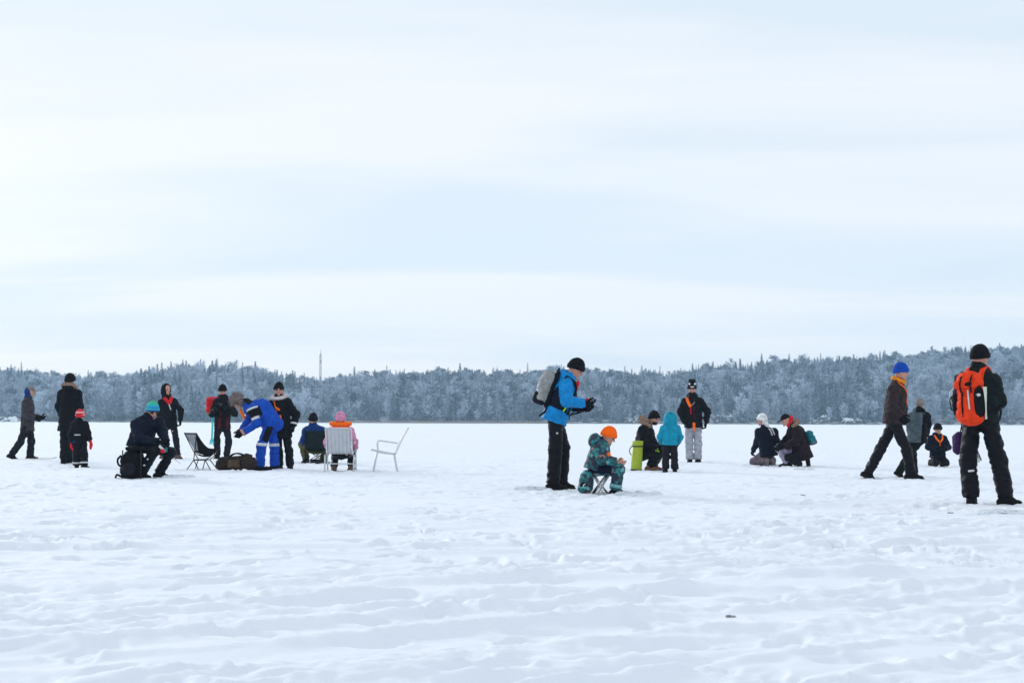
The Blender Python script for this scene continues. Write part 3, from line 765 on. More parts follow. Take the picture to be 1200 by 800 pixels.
# ------------------------------------------------------------------ people
class Person:
    """px0, py0: where the feet meet the ice in the photograph; joints are read off it in the same unit, depth in metres.
    yaw: 0 faces the camera, 90 the right of the picture, 180 away."""
    def __init__(s, label, px0, py0, yaw, H, head, neck, pel, arms, legs, jacket=BLACK, trousers=SOOT, boots=BOOTB, gloves=BLACK, hyaw=None, hpitch=0, hroll=0,
                 bulk=1.0, hem=.10, hood=None, collar=True, footyaw=None, hat=None, child=False, h=.015, legw=1.0, armw=1.0, skin=True, depth=0.0, hipw=.095, cat='person', sole=RUBBER, bend=None, mitten=False, headk=1.0, sway=0.0, brows=True, suit=False, shw=.145):
        s.s = dist_of(px0, py0) / FPX; d = dist_of(px0, py0) + depth; s.px0, s.py0 = px0, py0
        x = (px0 - 600) * d / FPX; s.B = vec(x, d, gz(x, d) - .012)
        s.k = k = H / 1.75; s.h = h
        s.root = empty('person', tuple(s.B), label, cat, 'people on the ice')
        s.fwd, s.side = frame_of(yaw); s.seed = px0 * .37
        P = s.P
        s.neck = P(*neck); s.pel = P(*pel); s.head = P(*head)
        up = unit(s.neck - s.pel); s.up = up
        s.tf = unit(s.fwd - up * (s.fwd @ up)) if abs(s.fwd @ up) < .95 else unit(vec(0, 0, -1) - up * (-up[2])); s.side = unit(np.cross(up, -s.tf)) if True else s.side
        if s.side @ frame_of(yaw)[1] < 0: s.side = -s.side
        bw = shw * k * bulk
        S = {}
        for key, sg in (('A', 1), ('B', -1)):
            a = arms[0 if key == 'A' else 1]; l = legs[0 if key == 'A' else 1]
            sh = s.neck - up * .105 * k + s.side * sg * bw
            if len(a) > 2: sh = P(*a[2], default=sh[1])
            S['sh' + key] = sh
            e = P(*a[0], default=sh[1]); S['el' + key] = e
            S['wr' + key] = P(*a[1], default=e[1])
            hp = s.pel + frame_of(yaw)[1] * sg * hipw * k * (1 if not child else 1.05) - vec(0, 0, .03 * k); S['hp' + key] = hp
            kn = P(*l[0], default=hp[1]); S['kn' + key] = kn
            an = l[1]
            if an[1] is None:
                an = P(an[0], py0, *(an[2:]), default=kn[1]); an[2] = .095 * k
            else: an = P(*an, default=kn[1])
            S['an' + key] = an
        s.S = S
        fk = .80
        # -- head frame
        hf, hs = frame_of(yaw if hyaw is None else hyaw)
        ct, st = math.cos(math.radians(hpitch)), math.sin(math.radians(hpitch))
        s.hf = hf * ct - vec(0, 0, 1) * st; s.hu = vec(0, 0, 1) * ct + hf * st; s.hs = hs
        if hroll:
            c2, s2 = math.cos(math.radians(hroll)), math.sin(math.radians(hroll)); s.hu, s.hs = s.hu * c2 + s.hs * s2, s.hs * c2 - s.hu * s2
        s.hk = hk = (k if not child else k * 1.0 + (1 - k) * .62) * headk
        HD = s.hd
        A = np.array([s.hs, s.hf, s.hu])
        prims = [el(s.head + s.hu * .02 * hk, A, (.076 * hk, .094 * hk, .100 * hk)), el(HD(0, .018, -.055), A, (.058 * hk, .070 * hk, .062 * hk)),
                 rc(HD(0, .088, .010), HD(0, .112, -.022), .011 * hk, .016 * hk), rc(HD(0, .08, -.098), HD(0, .075, -.09), .022 * hk, .02 * hk), rc(HD(-.03, .085, .028), HD(.03, .085, .028), .012 * hk, .012 * hk)]
        for sg in (1, -1): prims.append(el(HD(.079 * sg, -.005, -.012), A, (.012 * hk, .020 * hk, .032 * hk)))
        prims += [rc(s.head - s.hu * .05 * hk - s.hf * .02 * hk, s.neck - up * .03 * k, .052 * hk, .062 * k)]
        chest = lerp(s.neck, s.pel, .32)
        mid = lerp(s.neck, s.pel, .62) + (P(*bend) - lerp(s.neck, s.pel, .5) if bend else 0)
        prims += [rc(chest, mid, .115 * k, .105 * k, s.tf, .72), rc(mid, s.pel, .105 * k, .115 * k, s.tf, .75), rc(S['shA'], S['shB'], .055 * k, .055 * k)]
        for q in 'AB':
            prims += [rc(S['sh' + q], S['el' + q], .050 * k, .040 * k), rc(S['el' + q], S['wr' + q], .040 * k, .030 * k)]
            prims += [rc(S['hp' + q], S['kn' + q], .075 * k, .055 * k), rc(S['kn' + q], S['an' + q], .052 * k, .040 * k)]
        V, F = solid(prims, .0135 * (1 if k > .8 else .85), .022 * k)
        parts = [(V, F)]
        hands = {}
        for q, sg in (('A', 1), ('B', -1)):
            hands[q] = s.hand(q, sg, 1.0 if not gloves else 1.28, mitten)
            if not gloves: parts.append(solid(hands[q], .006, .006))
        V, F = joinvf(*parts)
        s.body = mk('body', V, F, SKIN, s.root)
        # -- face
        if skin:
            for sg in (1, -1):
                v, f = solid([el(HD(.032 * sg, .083, .004), A, (.017 * hk, .014 * hk, .010 * hk))], .005 * hk, 0); mk('eye', v, f, EYE, s.root)
            v, f = solid([el(HD(0, .091, -.064), A, (.026 * hk, .010 * hk, .007 * hk))], .005 * hk, 0); mk('mouth', v, f, LIP, s.root)
        # -- trousers
        s.legw = legw
        tp = [el(s.pel - vec(0, 0, .01), np.array([frame_of(yaw)[1], frame_of(yaw)[0], vec(0, 0, 1)]), (.150 * k, .115 * k, .125 * k))]
        for q in 'AB':
            kn, an, hp = S['kn' + q], S['an' + q], S['hp' + q]
            tp += [rc(hp, kn, .087 * k * legw, .077 * k * legw), rc(kn, lerp(kn, an, .94), .076 * k * legw, .080 * k * legw, cut=(lerp(kn, an, 1.0), unit(an - kn)))]
        V, F = solid(tp, h, .035 * k, .0125 * k, 7.0, s.seed + 3); s.trousers = mk('trousers', V, F, trousers, s.root); s.tb = BVHTree.FromPolygons(V.tolist(), F.tolist())
        # -- jacket
        hemp = s.pel - up * hem * k; s.hemp = hemp
        b2 = bulk
        jp = [rc(chest, mid, .172 * k * b2, .165 * k * b2, s.tf, .84), rc(mid, hemp, .165 * k * b2, .182 * k * b2, s.tf, .88, cut=(hemp, -up)),
              rc(S['shA'], S['shB'], .070 * k * b2, .070 * k * b2), rc(lerp(s.neck, s.pel, .05), chest, .10 * k, .16 * k * b2, s.tf, .74)]
        if collar: jp.append(rc(s.neck - up * .02 * k, s.neck + unit(s.head - s.neck) * .055 * k, .080 * k, .074 * k, cut=(s.neck + unit(s.head - s.neck) * .075 * k, unit(s.head - s.neck))))
        if hood == 'down': jp.append(el(s.neck - s.tf * .085 * k + up * .015 * k, np.array([s.side, s.tf, up]), (.125 * k, .075 * k, .085 * k)))
        if suit: jp.append(rc(hemp, s.pel - vec(0, 0, .05 * k), .17 * k * b2, .15 * k * b2, s.tf, .8))
        for q in 'AB':
            wr = S['wr' + q]; e = S['el' + q]
            jp += [rc(S['sh' + q], e, .072 * k * b2 * armw, .062 * k * b2 * armw), rc(e, wr, .066 * k * b2 * armw, .054 * k * b2 * armw, cut=(wr, unit(wr - e)))]
        V, F = solid(jp, h, .045 * k, .012 * k, 7.5, s.seed); s.jacket = mk('jacket', V, F, jacket, s.root); s.jb = BVHTree.FromPolygons(V.tolist(), F.tolist()); s.jV, s.jF = V, F
        # -- gloves, boots
        if gloves:
            for q in 'AB':
                v, f = solid(hands[q], .008, .006, .0015, 30); mk('glove' if not mitten else 'mitten', v, f, gloves, s.root)
        for i, q in enumerate('AB'):
            fy = (footyaw[i] if isinstance(footyaw, (list, tuple)) else footyaw) if footyaw is not None else yaw
            ft = fy if not np.isscalar(fy) else None
            if ft is None: t = frame_of(fy)[0]; u = vec(0, 0, 1)
            else: t = unit(ft[0]); u = unit(np.asarray(ft[1], float) - t * (unit(ft[0]) @ ft[1]))
            an = S['an' + q]; kk = k if not child else k * 1.12
            heel = an - u * .055 * kk - t * .055 * kk; toe = an - u * .068 * kk + t * .15 * kk; l = np.cross(t, u)
            low = (an - u * .072 * kk, -u)
            bp = [rc(an + unit(S['kn' + q] - an) * .10 * kk, an, .064 * kk, .056 * kk), rc(heel, lerp(heel, toe, .5) + u * .012 * kk, .050 * kk, .052 * kk, cut=low), rc(lerp(heel, toe, .45) + u * .012 * kk, toe, .050 * kk, .042 * kk, u, .85, cut=low), rc(an, lerp(heel, toe, .6) + u * .02, .055 * kk, .045 * kk)]
            v, f = solid(bp, .011, .02, .002, 18); o = mk('boot', v, f, boots, s.root)
            sp = [rc(heel - u * .025 * kk, toe - u * .012 * kk, .052 * kk, .050 * kk, u, .9, cut=(an - u * .070 * kk, u))]
            cutlow = (an - u * .094 * kk, -u)
            v, f = solid(sp, .011, 0, cuts=(cutlow,)); mk('sole', v, f, sole, o)
        if hat: s.make_hat(*hat)
    def P(s, px, py, dz=None, default=0.0):
        y = default if dz is None else dz
        return vec((px - s.px0) * s.s, y, (s.py0 - py) * s.s)
    def hd(s, x, y, z): return s.head + s.hk * (s.hs * x + s.hf * y + s.hu * z)
    def hand(s, q, sg, g, mitten):
        k = s.hk; wr = s.S['wr' + q]; d = unit(wr - s.S['el' + q])
        n = unit(np.cross(d, s.fwd) * sg + s.side * .2 * -sg); n = unit(n - d * (n @ d)); l = np.cross(d, n)      # n: palm side, l: across the knuckles
        if l @ s.fwd < 0: l = -l
        kn = wr + d * .085 * k; out = [rc(wr - d * .03 * k, wr + d * .01 * k, .031 * k * g, .030 * k * g), rc(wr, kn, .034 * k * g, .040 * k * g, n, .5)]
        if mitten:
            out.append(rc(kn, kn + d * .07 * k + n * .03 * k, .042 * k * g, .032 * k * g, n, .6))
        else:
            for i, (o, L) in enumerate(((.034, .066), (.012, .076), (-.011, .070), (-.033, .054))):
                b = kn + l * o * k * g; c = (.55 + .12 * i)
                p1 = b + (d * math.cos(c * .5) + n * math.sin(c * .5)) * L * .5 * k * g; p2 = p1 + (d * math.cos(c * 1.5) + n * math.sin(c * 1.5)) * L * .38 * k * g; p3 = p2 + (d * math.cos(c * 2.3) + n * math.sin(c * 2.3)) * L * .26 * k * g
                out += [rc(b, p1, .0105 * k * g, .0098 * k * g), rc(p1, p2, .0098 * k * g, .009 * k * g), rc(p2, p3, .009 * k * g, .0078 * k * g)]
        t0 = wr + d * .03 * k + l * .030 * k * g; t1 = t0 + (d * .5 + l * .7 + n * .4) * .042 * k * g; t2 = t1 + (d * .85 + l * .15 + n * .5) * .034 * k * g
        out += [rc(t0, t1, .015 * k * g, .0125 * k * g), rc(t1, t2, .012 * k * g, .010 * k * g)]
        s.S['pm' + q] = wr + d * .08 * k + n * .035 * k
        return out
    def make_hat(s, kind, mat, **o):
        A = np.array([s.hs, s.hf, s.hu]); hk = s.hk; HD = s.hd
        tilt = unit(s.hu - s.hf * .30)
        if kind == 'beanie':
            z0 = o.get('low', .004); tall = o.get('tall', 1.0)
            p0 = HD(0, 0, z0)
            dome = el(HD(0, -.008, .028 + .01 * (tall - 1)), A, (.098 * hk, .116 * hk, .128 * hk * tall), cut=(p0, -tilt))
            v, f = solid([dome], .010, .012, .003, 22, s.seed); b = mk('beanie', v, f, mat, s.root)
            cuff = el(HD(0, -.006, .03), A, (.106 * hk, .124 * hk, .132 * hk), cut=[(HD(0, 0, z0 - .012), -tilt), (HD(0, 0, z0 + o.get('cuff', .045)), tilt)])
            if o.get('cuff', .045) > 0:
                v, f = solid([cuff], .009, .0, .003, 26, s.seed); mk('cuff', v, f, o.get('cuffmat', mat), b)
            if o.get('pompom'):
                c = HD(0, -.01, .135 * tall + .02)
                v, f = solid([el(c, A, (.042 * hk,) * 3)], .008, 0, .010, 34, s.seed); mk('pompom', v, f, o['pompom'], b)
            s.hat = b
        elif kind == 'cap':
            dome = el(HD(0, -.004, .026), A, (.090 * hk, .108 * hk, .102 * hk), cut=(HD(0, 0, .024), -s.hu))
            brim = rc(HD(0, .07, .036), HD(0, .150, .022), .070 * hk, .050 * hk, s.hu, .16)
            v, f = solid([dome], .010, .01); b = mk('cap', v, f, mat, s.root); s.hat = b
            v, f = solid([brim], .010, 0); mk('visor', v, f, o.get('brimmat', mat), b)
        elif kind == 'fur':
            dome = el(HD(0, -.01, .035), A, (.118 * hk, .135 * hk, .118 * hk), cut=(HD(0, 0, .0), -tilt))
            fl = [el(HD(.092 * sg, -.01, -.045), A, (.032 * hk, .060 * hk, .085 * hk)) for sg in (1, -1)]
            v, f = solid([dome] + fl, .011, .03, .012, 24, s.seed); b = mk('fur_hat', v, f, mat, s.root); s.hat = b
            c = np.array(v); nn = [unit(p - s.head) for p in c]; tv, tf_ = tufts(c, nn, 1500, .030, .004, 5); mk('fur_tufts', tv, tf_, mat, b, smooth=False)
        elif kind == 'hoodup':
            hood = [el(HD(0, -.025, .015), A, (.108 * hk, .128 * hk, .135 * hk), cut=(HD(0, .055, 0), unit(s.hf + s.hu * .12))), rc(HD(0, -.05, -.06), s.neck - s.up * .03 * s.k, .10 * hk, .12 * s.k, s.tf, .8, cut=(HD(0, .05, 0), s.hf))]
            v, f = solid(hood, .012, .03, .006, 12, s.seed); s.hat = mk('hood', v, f, mat, s.root)
    # -- things that lie on the cloth
    def on(s, u, v, face=1, which='j', far=.7):
        """point on the front (1) or back (-1) of the jacket, u metres to the +side, v metres below the neck"""
        o = s.neck + s.side * u * s.k - s.up * v * s.k + s.tf * face * far; dr = -s.tf * face
        b = s.jb if which == 'j' else s.tb
        loc, n, i, d = b.ray_cast(Vector(o), Vector(dr), far + .05)
        if loc is None: return o + dr * (far - .13 * s.k), s.tf * face
        n = np.array(n);
        if n @ (s.tf * face) < 0: n = -n
        return np.array(loc), unit(n * .5 + s.tf * face)
    def strip(s, name, uv, width, mat, face=1, th=.006, parent=None, lift=.004, n=7):
        uvs = curve3([vec(a, b, 0) for a, b in uv], n) if len(uv) > 2 else [lerp(vec(*uv[0], 0), vec(*uv[1], 0), t) for t in np.linspace(0, 1, n + 1)]
        pts, nr = [], []
        for p in uvs:
            a, nn = s.on(p[0], p[1], face); pts.append(a + nn * lift); nr.append(nn)
        for _ in range(2): pts = [pts[0]] + [(pts[i - 1] + pts[i] * 2 + pts[i + 1]) / 4 for i in range(1, len(pts) - 1)] + [pts[-1]]
        V, F = ribbon(pts, nr, width * s.k, th)
        return mk(name, V, F, mat, parent or s.root)
    def band(s, name, joint0, joint1, t, width, mat, which='j', r0=.13, parent=None, lift=.004):
        a, b = s.S.get(joint0, joint0), s.S.get(joint1, joint1)
        if isinstance(a, str): a = getattr(s, a)
        if isinstance(b, str): b = getattr(s, b)
        c = lerp(a, b, t); ax = unit(b - a); x = unit(np.cross(ax, [.2, .9, .35])); y = np.cross(ax, x); bv = s.jb if which == 'j' else s.tb
        V, F = [], []; n = 26; last = .08
        for i in range(n):
            an = 2 * math.pi * i / n; dr = math.cos(an) * x + math.sin(an) * y
            for e in (-.5, .5):
                cc = c + ax * e * width * s.k
                loc, nn, k_, d = bv.ray_cast(Vector(cc), Vector(dr), r0)        # from inside outwards
                if loc is not None: last = d
                V += [cc + dr * (last - .002), cc + dr * (last + lift)]
        for i in range(n):
            a0, b0 = i * 4, ((i + 1) % n) * 4
            F += [[a0 + 1, a0 + 3, b0 + 3, b0 + 1], [a0, a0 + 1, b0 + 1, b0], [a0 + 3, a0 + 2, b0 + 2, b0 + 3]]
        return mk(name, V, F, mat, parent or s.root)
    def paint(s, obj, mats, fn):
        """panels of other cloth sewn into a garment: fn gets face centres (metres, person frame: side, forward, up) and returns material numbers"""
        me = obj.data
        for m in mats: me.materials.append(m)
        n = len(me.polygons); C = np.zeros(n * 3); me.polygons.foreach_get('center', C); C = C.reshape(-1, 3)
        r = C - s.neck
        me.polygons.foreach_set('material_index', fn(C, (r @ s.side) / s.k, (r @ s.tf) / s.k, (r @ s.up) / s.k).astype(np.int32))
    def seg(s, C, a, b):    # distance to and place along a limb
        a, b = s.S.get(a, a) if isinstance(a, str) else a, s.S.get(b, b) if isinstance(b, str) else b
        ab = b - a; t = ((C - a) @ ab) / (ab @ ab); return np.linalg.norm(C - a - np.clip(t, 0, 1)[:, None] * ab, axis=1), t
    def fur(s, mat, r=.115, thick=.036, open_=0.0, dz=.01, back=.02, name='fur_trim', n=900, arc=(0, 360), tilt=.35):
        """ruff of fur lying round the neck"""
        c0 = s.neck + s.up * dz * s.k - s.tf * back * s.k; ps, pr = [], []
        for a in np.linspace(math.radians(arc[0]), math.radians(arc[1]), 26):
            d = math.cos(a) * s.side + math.sin(a) * s.tf
            p = c0 + d * r * s.k + s.up * (-math.sin(a) * tilt * r) * s.k; ps.append((p, d))
        for i in range(len(ps) - 1): pr.append(rc(ps[i][0], ps[i + 1][0], thick * s.k, thick * s.k))
        v, f = solid(pr, .010, .01, .008, 26, s.seed); o = mk(name, v, f, mat, s.root)
        nn = [unit(np.array(p) - c0 + s.up * .03) for p in v]; tv, tf_ = tufts(np.array(v), nn, n, .026 * s.k, .0035, 9); mk('fur_tufts', tv, tf_, mat, o, smooth=False)
        return o
    def picks(s, mat=SAFETY, drop=.26, w=.030, u=.085, grips=True):
        """ice picks on a cord: a V round the neck with two grips on the breast"""
        o = s.strip('ice_pick_cord', [(-u, .0), (-u * .75, .10), (-.01, drop)], w, mat)
        s.strip('ice_pick_cord', [(u, .0), (u * .75, .10), (.01, drop)], w, mat)
        if grips:
            a, n = s.on(0, drop + .03); v, f = solid([rc(a + n * .015, a + n * .015 - s.up * .09 * s.k, .016 * s.k, .013 * s.k)], .006, 0); mk('ice_pick', v, f, mat, s.root)
    def shades(s):
        A = np.array([s.hs, s.hf, s.hu]); hk = s.hk; pr = []
        for sg in (1, -1): pr.append(el(s.hd(.034 * sg, .092, .004), A, (.032 * hk, .012 * hk, .021 * hk)))
        pr += [rc(s.hd(-.03, .1, .01), s.hd(.03, .1, .01), .005, .005)] + [rc(s.hd(.062 * sg, .09, .01), s.hd(.082 * sg, .0, .005), .004, .004) for sg in (1, -1)]
        v, f = solid(pr, .006, .004); mk('sunglasses', v, f, LENS, s.root)
# ------------------------------------------------------------------ the people, left to right
def beard(p, mat=HAIR):
    A = np.array([p.hs, p.hf, p.hu]); v, f = solid([el(p.hd(0, .035, -.082), A, (.062 * p.hk, .062 * p.hk, .045 * p.hk))], .008, 0, .004, 30); mk('beard', v, f, mat, p.root)
def hair(p, mat=HAIR, low=-.06):
    A = np.array([p.hs, p.hf, p.hu]); v, f = solid([el(p.hd(0, -.025, -.01), A, (.085 * p.hk, .085 * p.hk, .10 * p.hk), cut=(p.hd(0, .02, 0), p.hf)), rc(p.hd(0, -.06, -.02), p.hd(0, -.06, low - .04), .06 * p.hk, .04 * p.hk)], .009, .02, .004, 30); mk('hair', v, f, mat, p.root)

p1 = Person('walker in a long grey jacket, blue hood and cap stepping right at far left', 33, 538.5, 88, 1.69, (36, 459), (33.5, 466.5), (33.5, 500),
            [((34, 487, .18), (46, 489, .12)), ((33.5, 487, -.2), (45, 490.5, -.16))], [((37.5, 517, .05), (36, None, .08)), ((27, 518, -.08), (17.5, 532.5, -.1))],
            GREYBLK, BLACK2, BOOTB, BLACK, hpitch=4, hem=.10, footyaw=[90, ((.9, 0, -.32), (.3, 0, 1))], bulk=1.0, legw=1.05, hat=('cap', GREYKNIT), hood=None)
def scarf_hood(p, mat):
    A = np.array([p.hs, p.hf, p.hu]); hk = p.hk
    v, f = solid([el(p.hd(0, -.035, .0), A, (.098 * hk, .105 * hk, .112 * hk), cut=(p.hd(0, .015, 0), p.hf)), rc(p.hd(0, -.03, -.06), p.neck, .085 * hk, .09 * p.k)], .010, .03, .004, 14); return mk('hood', v, f, mat, p.root)
scarf_hood(p1, DENIM)
p2 = Person('tall adult in a long black parka with tan fur ruff, seen from behind', 80, 544, 172, 1.82, (82.5, 447), (82, 455), (80.5, 494),
            [((69.5, 477, .0), (73, 493, .12), (72.5, 462)), ((94.5, 477, .0), (91.5, 492, .1), (92, 462))], [((76.5, 518, .03), (76.5, None, .0)), ((83, 518, .05), (82.5, None, .10))],
            BLACK, SOOT, BOOTB, BLACK, hem=.20, hat=('beanie', BLACK), bulk=1.02, hyaw=160, legw=.95, footyaw=[190, 165], hood='down')
p2.fur(FURT, .11, .035, dz=.02)
p3 = Person('small child in a black snowsuit and red striped hat, seen from behind', 97, 547.5, 175, 1.10, (95, 486.5), (94.5, 492.5), (95, 519),
            [((85.5, 508, -.02), (86, 518, -.02)), ((105, 507, -.02), (107.5, 515.5, -.02))], [((91.5, 532, .0), (91.5, None, .03)), ((100.5, 533, .0), (101, None, -.02))],
            BLACK, SOOT, BOOTB, RED, child=True, hat=('beanie', HATRS, dict()) [:2], bulk=1.22, legw=1.45, armw=1.15, hem=.02, suit=True, mitten=True, footyaw=[195, 150], h=.012, hood='down')
for q in 'AB': p3.band('reflective_band', 'kn' + q, 'an' + q, .74, .045, CREAM, 't')
p3.strip('reflective_band', [(-.09, .42), (.09, .42)], .03, CREAM, -1)
p3.band('cuff', 'elA', 'wrA', .93, .06, DENIM)

p4 = Person('angler in dark navy jacket and green to blue beanie sitting hunched on a pack', 179, 559, 48, 1.78, (179.5, 480), (173.5, 489.5), (165, 520),
            [((192, 505, -.02), (200, 516.5, -.22), (185, 494)), ((169, 513, -.25), (192, 516, -.36), (163, 496))], [((204, 528.5, -.10), (188, None, .02)), ((190.5, 525, -.36), (172, None, -.24))],
            NAVY, SOOT, BOOTB, BLACK, hpitch=24, hyaw=35, hat=('beanie', HATGB), bulk=1.12, hem=.06, footyaw=[75, 65], sole=SOLEW, legw=.95)
beard(p4, FURG); p4.shades()
for t, w in ((.40, .05), (.66, .06)):
    c = lerp(p4.S['knB'], p4.S['anB'], t) + vec(-.01, -.075, 0); v, f = solid([el(c, np.eye(3), (.020, .010, .014))], .006, 0, .006, 40); mk('trouser_print', v, f, CREAM, p4.root)
p5 = Person('person in black jacket and dark hood with red scarf standing behind the angler', 203, 537, 28, 1.80, (195.5, 456), (196.5, 465), (199.5, 495),
            [((213, 480, -.02), (213.5, 491.5, -.1)), ((186, 482, .05), (190, 494, -.05))], [((208, 515, -.03), (210.5, None, -.05)), ((193, 515, .05), (190.5, None, .1))],
            BLACK, BLACK2, BOOTR, BLACK, hyaw=48, hat=('hoodup', BLACK), hem=.09, hood=None, legw=.85, footyaw=[40, 5])
p5.strip('scarf', [(-.09, .0), (-.05, .07), (.0, .15)], .075, RED, th=.014); p5.strip('scarf', [(.09, .0), (.05, .07), (.0, .15)], .075, RED, th=.014); p5.strip('whistle_cord', [(-.02, .14), (.02, .3)], .022, CREAM)
p6 = Person('person in black and dark red jacket photographing with a phone beside camp chair', 262, 537, 18, 1.80, (261, 457), (262, 465.5), (261.5, 498),
            [((276.5, 484, -.05), (268.5, 477.5, -.32)), ((250, 484.5, -.08), (257.5, 478.5, -.34))], [((269.5, 517, -.03), (267, None, -.03)), ((255, 517, .02), (255.5, None, .06))],
            BLACK, BLACK2, BOOTB, BLACK, hpitch=22, hat=('beanie', BLACK, ), hem=.07, hood='down', bulk=1.05, legw=.95, footyaw=[30, -5])
p6.paint(p6.jacket, [DKRED], lambda C, u, f, v: ((np.abs(u) > .06) & (np.abs(u) < .12) & (f > 0) & (v < -.3)).astype(int) )
p7 = Person('person in royal blue snowmobile suit and grey fur hat bending over the brown bag', 312, 550, -82, 1.75, (279, 468.5), (289, 470.5), (318, 493),
            [((305, 494, -.2), (288.5, 504.5, -.18), (298, 478, -.18)), ((290, 492, .1), (283, 504.5, .0), (292, 475, .18))], [((309, 520, -.13), (307, None, -.12)), ((321, 521, .14), (322, None, .14))],
            ROYAL, ROYAL, BOOTB, BLACK, hpitch=58, hat=('fur', FURG), bulk=1.12, hem=.06, suit=True, legw=1.12, bend=(304, 474), footyaw=[-95, -80], shw=.18)
def p7panels(C, u, f, v):
    d, t = p7.seg(C, 'shA', 'elA'); d2, t2 = p7.seg(C, 'shB', 'elB')
    m = ((d < .15) & (t > .0) & (t < .62)) | ((d2 < .15) & (t2 > 0) & (t2 < .62)) | ((v > -.10) & (f < .02))
    return m.astype(int)
p7.paint(p7.jacket, [BLACK], p7panels)
def p7legs(C, u, f, v):
    d, t = p7.seg(C, 'hpA', 'knA'); near = C[:, 1] < p7.S['hpA'][1] - .045
    d2, t2 = p7.seg(C, 'hpB', 'knB'); dx = np.abs(C[:, 0] - (p7.S['hpA'][0] + (p7.S['knA'][0] - p7.S['hpA'][0]) * np.clip(t, 0, 1)) - .03)
    return ((near & (dx < .055) & (t < .8))).astype(int)
p7.paint(p7.trousers, [BLACK], p7legs)
p7.band('reflective_band', 'shA', 'elA', .66, .05, CREAM); p7.band('reflective_band', 'shB', 'elB', .66, .05, CREAM); p7.band('reflective_band', 'shA', 'elA', -.02, .035, CREAM)
for q in 'AB': p7.band('reflective_band', 'kn' + q, 'an' + q, -.06, .055, CREAM, 't', r0=.16)
for q in 'AB': p7.band('cuff', 'el' + q, 'wr' + q, 1.02, .05, SKIN)
v, f = solid([rc(p7.P(282.5, 479, -.02), p7.P(287.5, 488, -.03), .030, .024, vec(0, 1, 0), .6)], .008, 0, .003, 20); mk('neck_strap', v, f, SAFETY, p7.root)
p8 = Person('person in black parka with white fur collar and sunglasses behind the bending figure', 334, 549.5, -8, 1.70, (327, 455), (327, 464.5), (330.5, 503),
            [((347.5, 484, .02), (345.5, 497, -.04)), ((315, 485, .0), (318, 499, -.05))], [((340, 526, -.02), (341.5, None, -.02)), ((328, 527, .02), (328.5, None, .05))],
            BLACK, SOOT, BOOTB, BLACK, hat=('beanie', BLACK), hem=.14, bulk=1.12, hyaw=8, legw=.95, footyaw=[12, -15])
p8.fur(FURW, .112, .034, dz=.015, arc=(-190, 10)); p8.fur(FURW, .118, .026, dz=.0, arc=(0, 180), n=500, tilt=.1); p8.shades()
p8.strip('ice_pick_cord', [(-.06, .06), (-.03, .2), (.0, .36)], .020, SAFETY); a_, n_ = p8.on(-.01, .20); v, f = solid([rc(a_ + n_ * .02, a_ + n_ * .02 - vec(-.05, 0, .03), .026, .022)], .008, 0); mk('ice_pick', v, f, SAFETY, p8.root)
a_, n_ = p8.on(.05, .36); v, f = solid([rc(a_ + n_ * .02, a_ + n_ * .02 - p8.up * .09, .026, .022)], .008, 0); mk('ice_pick', v, f, SAFETY, p8.root)
p8.band('cuff', 'elA', 'wrA', .82, .035, CREAM)
p9 = Person('person in a blue jacket and olive trousers sitting in a dark chair, back turned', 367, 543, 184, 1.72, (367.5, 491.5), (368, 499), (371, 524.5),
            [((356.5, 515.5, .02), (354, 520, .25), (359.5, 504)), ((381, 515, .02), (383, 520, .25), (378, 504))], [((352.5, 519.5, .28), (359, None, .14)), ((383, 521, .3), (378, None, .25))],
            DENIM, OLIVE, BOOTB, BLACK, hat=('beanie', BLACK), hyaw=190, bulk=1.05, hem=.03, footyaw=[215, 160])
p10 = Person('person in a pink hat and orange vest sitting in a white lawn chair, back turned', 400, 551.5, 180, 1.62, (399.8, 490), (400, 498.5), (400.5, 529),
            [((384, 517, .0), (383.5, 524, .22), (389, 504)), ((416.5, 517, .0), (416, 524, .22), (411, 504))], [((391, 533, .36), (391, None, .20)), ((410.5, 533, .36), (411, None, .20))],
            PINK, SOOT, BOOTR, BLACK, hat=('beanie', PINK, ), bulk=1.0, hem=.02, hyaw=183, legw=.9, footyaw=[185, 160])
def vest():
    pr = [rc(lerp(p10.neck, p10.pel, .12), lerp(p10.neck, p10.pel, .8), .178 * p10.k, .18 * p10.k, p10.tf, .78), rc(p10.S['shA'] * .8 + p10.S['shB'] * .2, p10.S['shB'] * .8 + p10.S['shA'] * .2, .088 * p10.k, .088 * p10.k)]
    v, f = solid(pr, .014, .04, .010, 9, 4); mk('vest', v, f, ORANGE, p10.root)
    pr = []
    for a in range(-20, 201, 20):
        d = math.cos(math.radians(a)); e = math.sin(math.radians(a)); pr.append(p10.neck + vec(.17 * d, -.02 - .075 * e, .035 + .015 * abs(d)))
    v, f = solid([rc(pr[i], pr[i + 1], .036, .036) for i in range(len(pr) - 1)], .011, .01, .008, 14, 2); mk('vest_collar', v, f, SAFETY, p10.root)
vest()

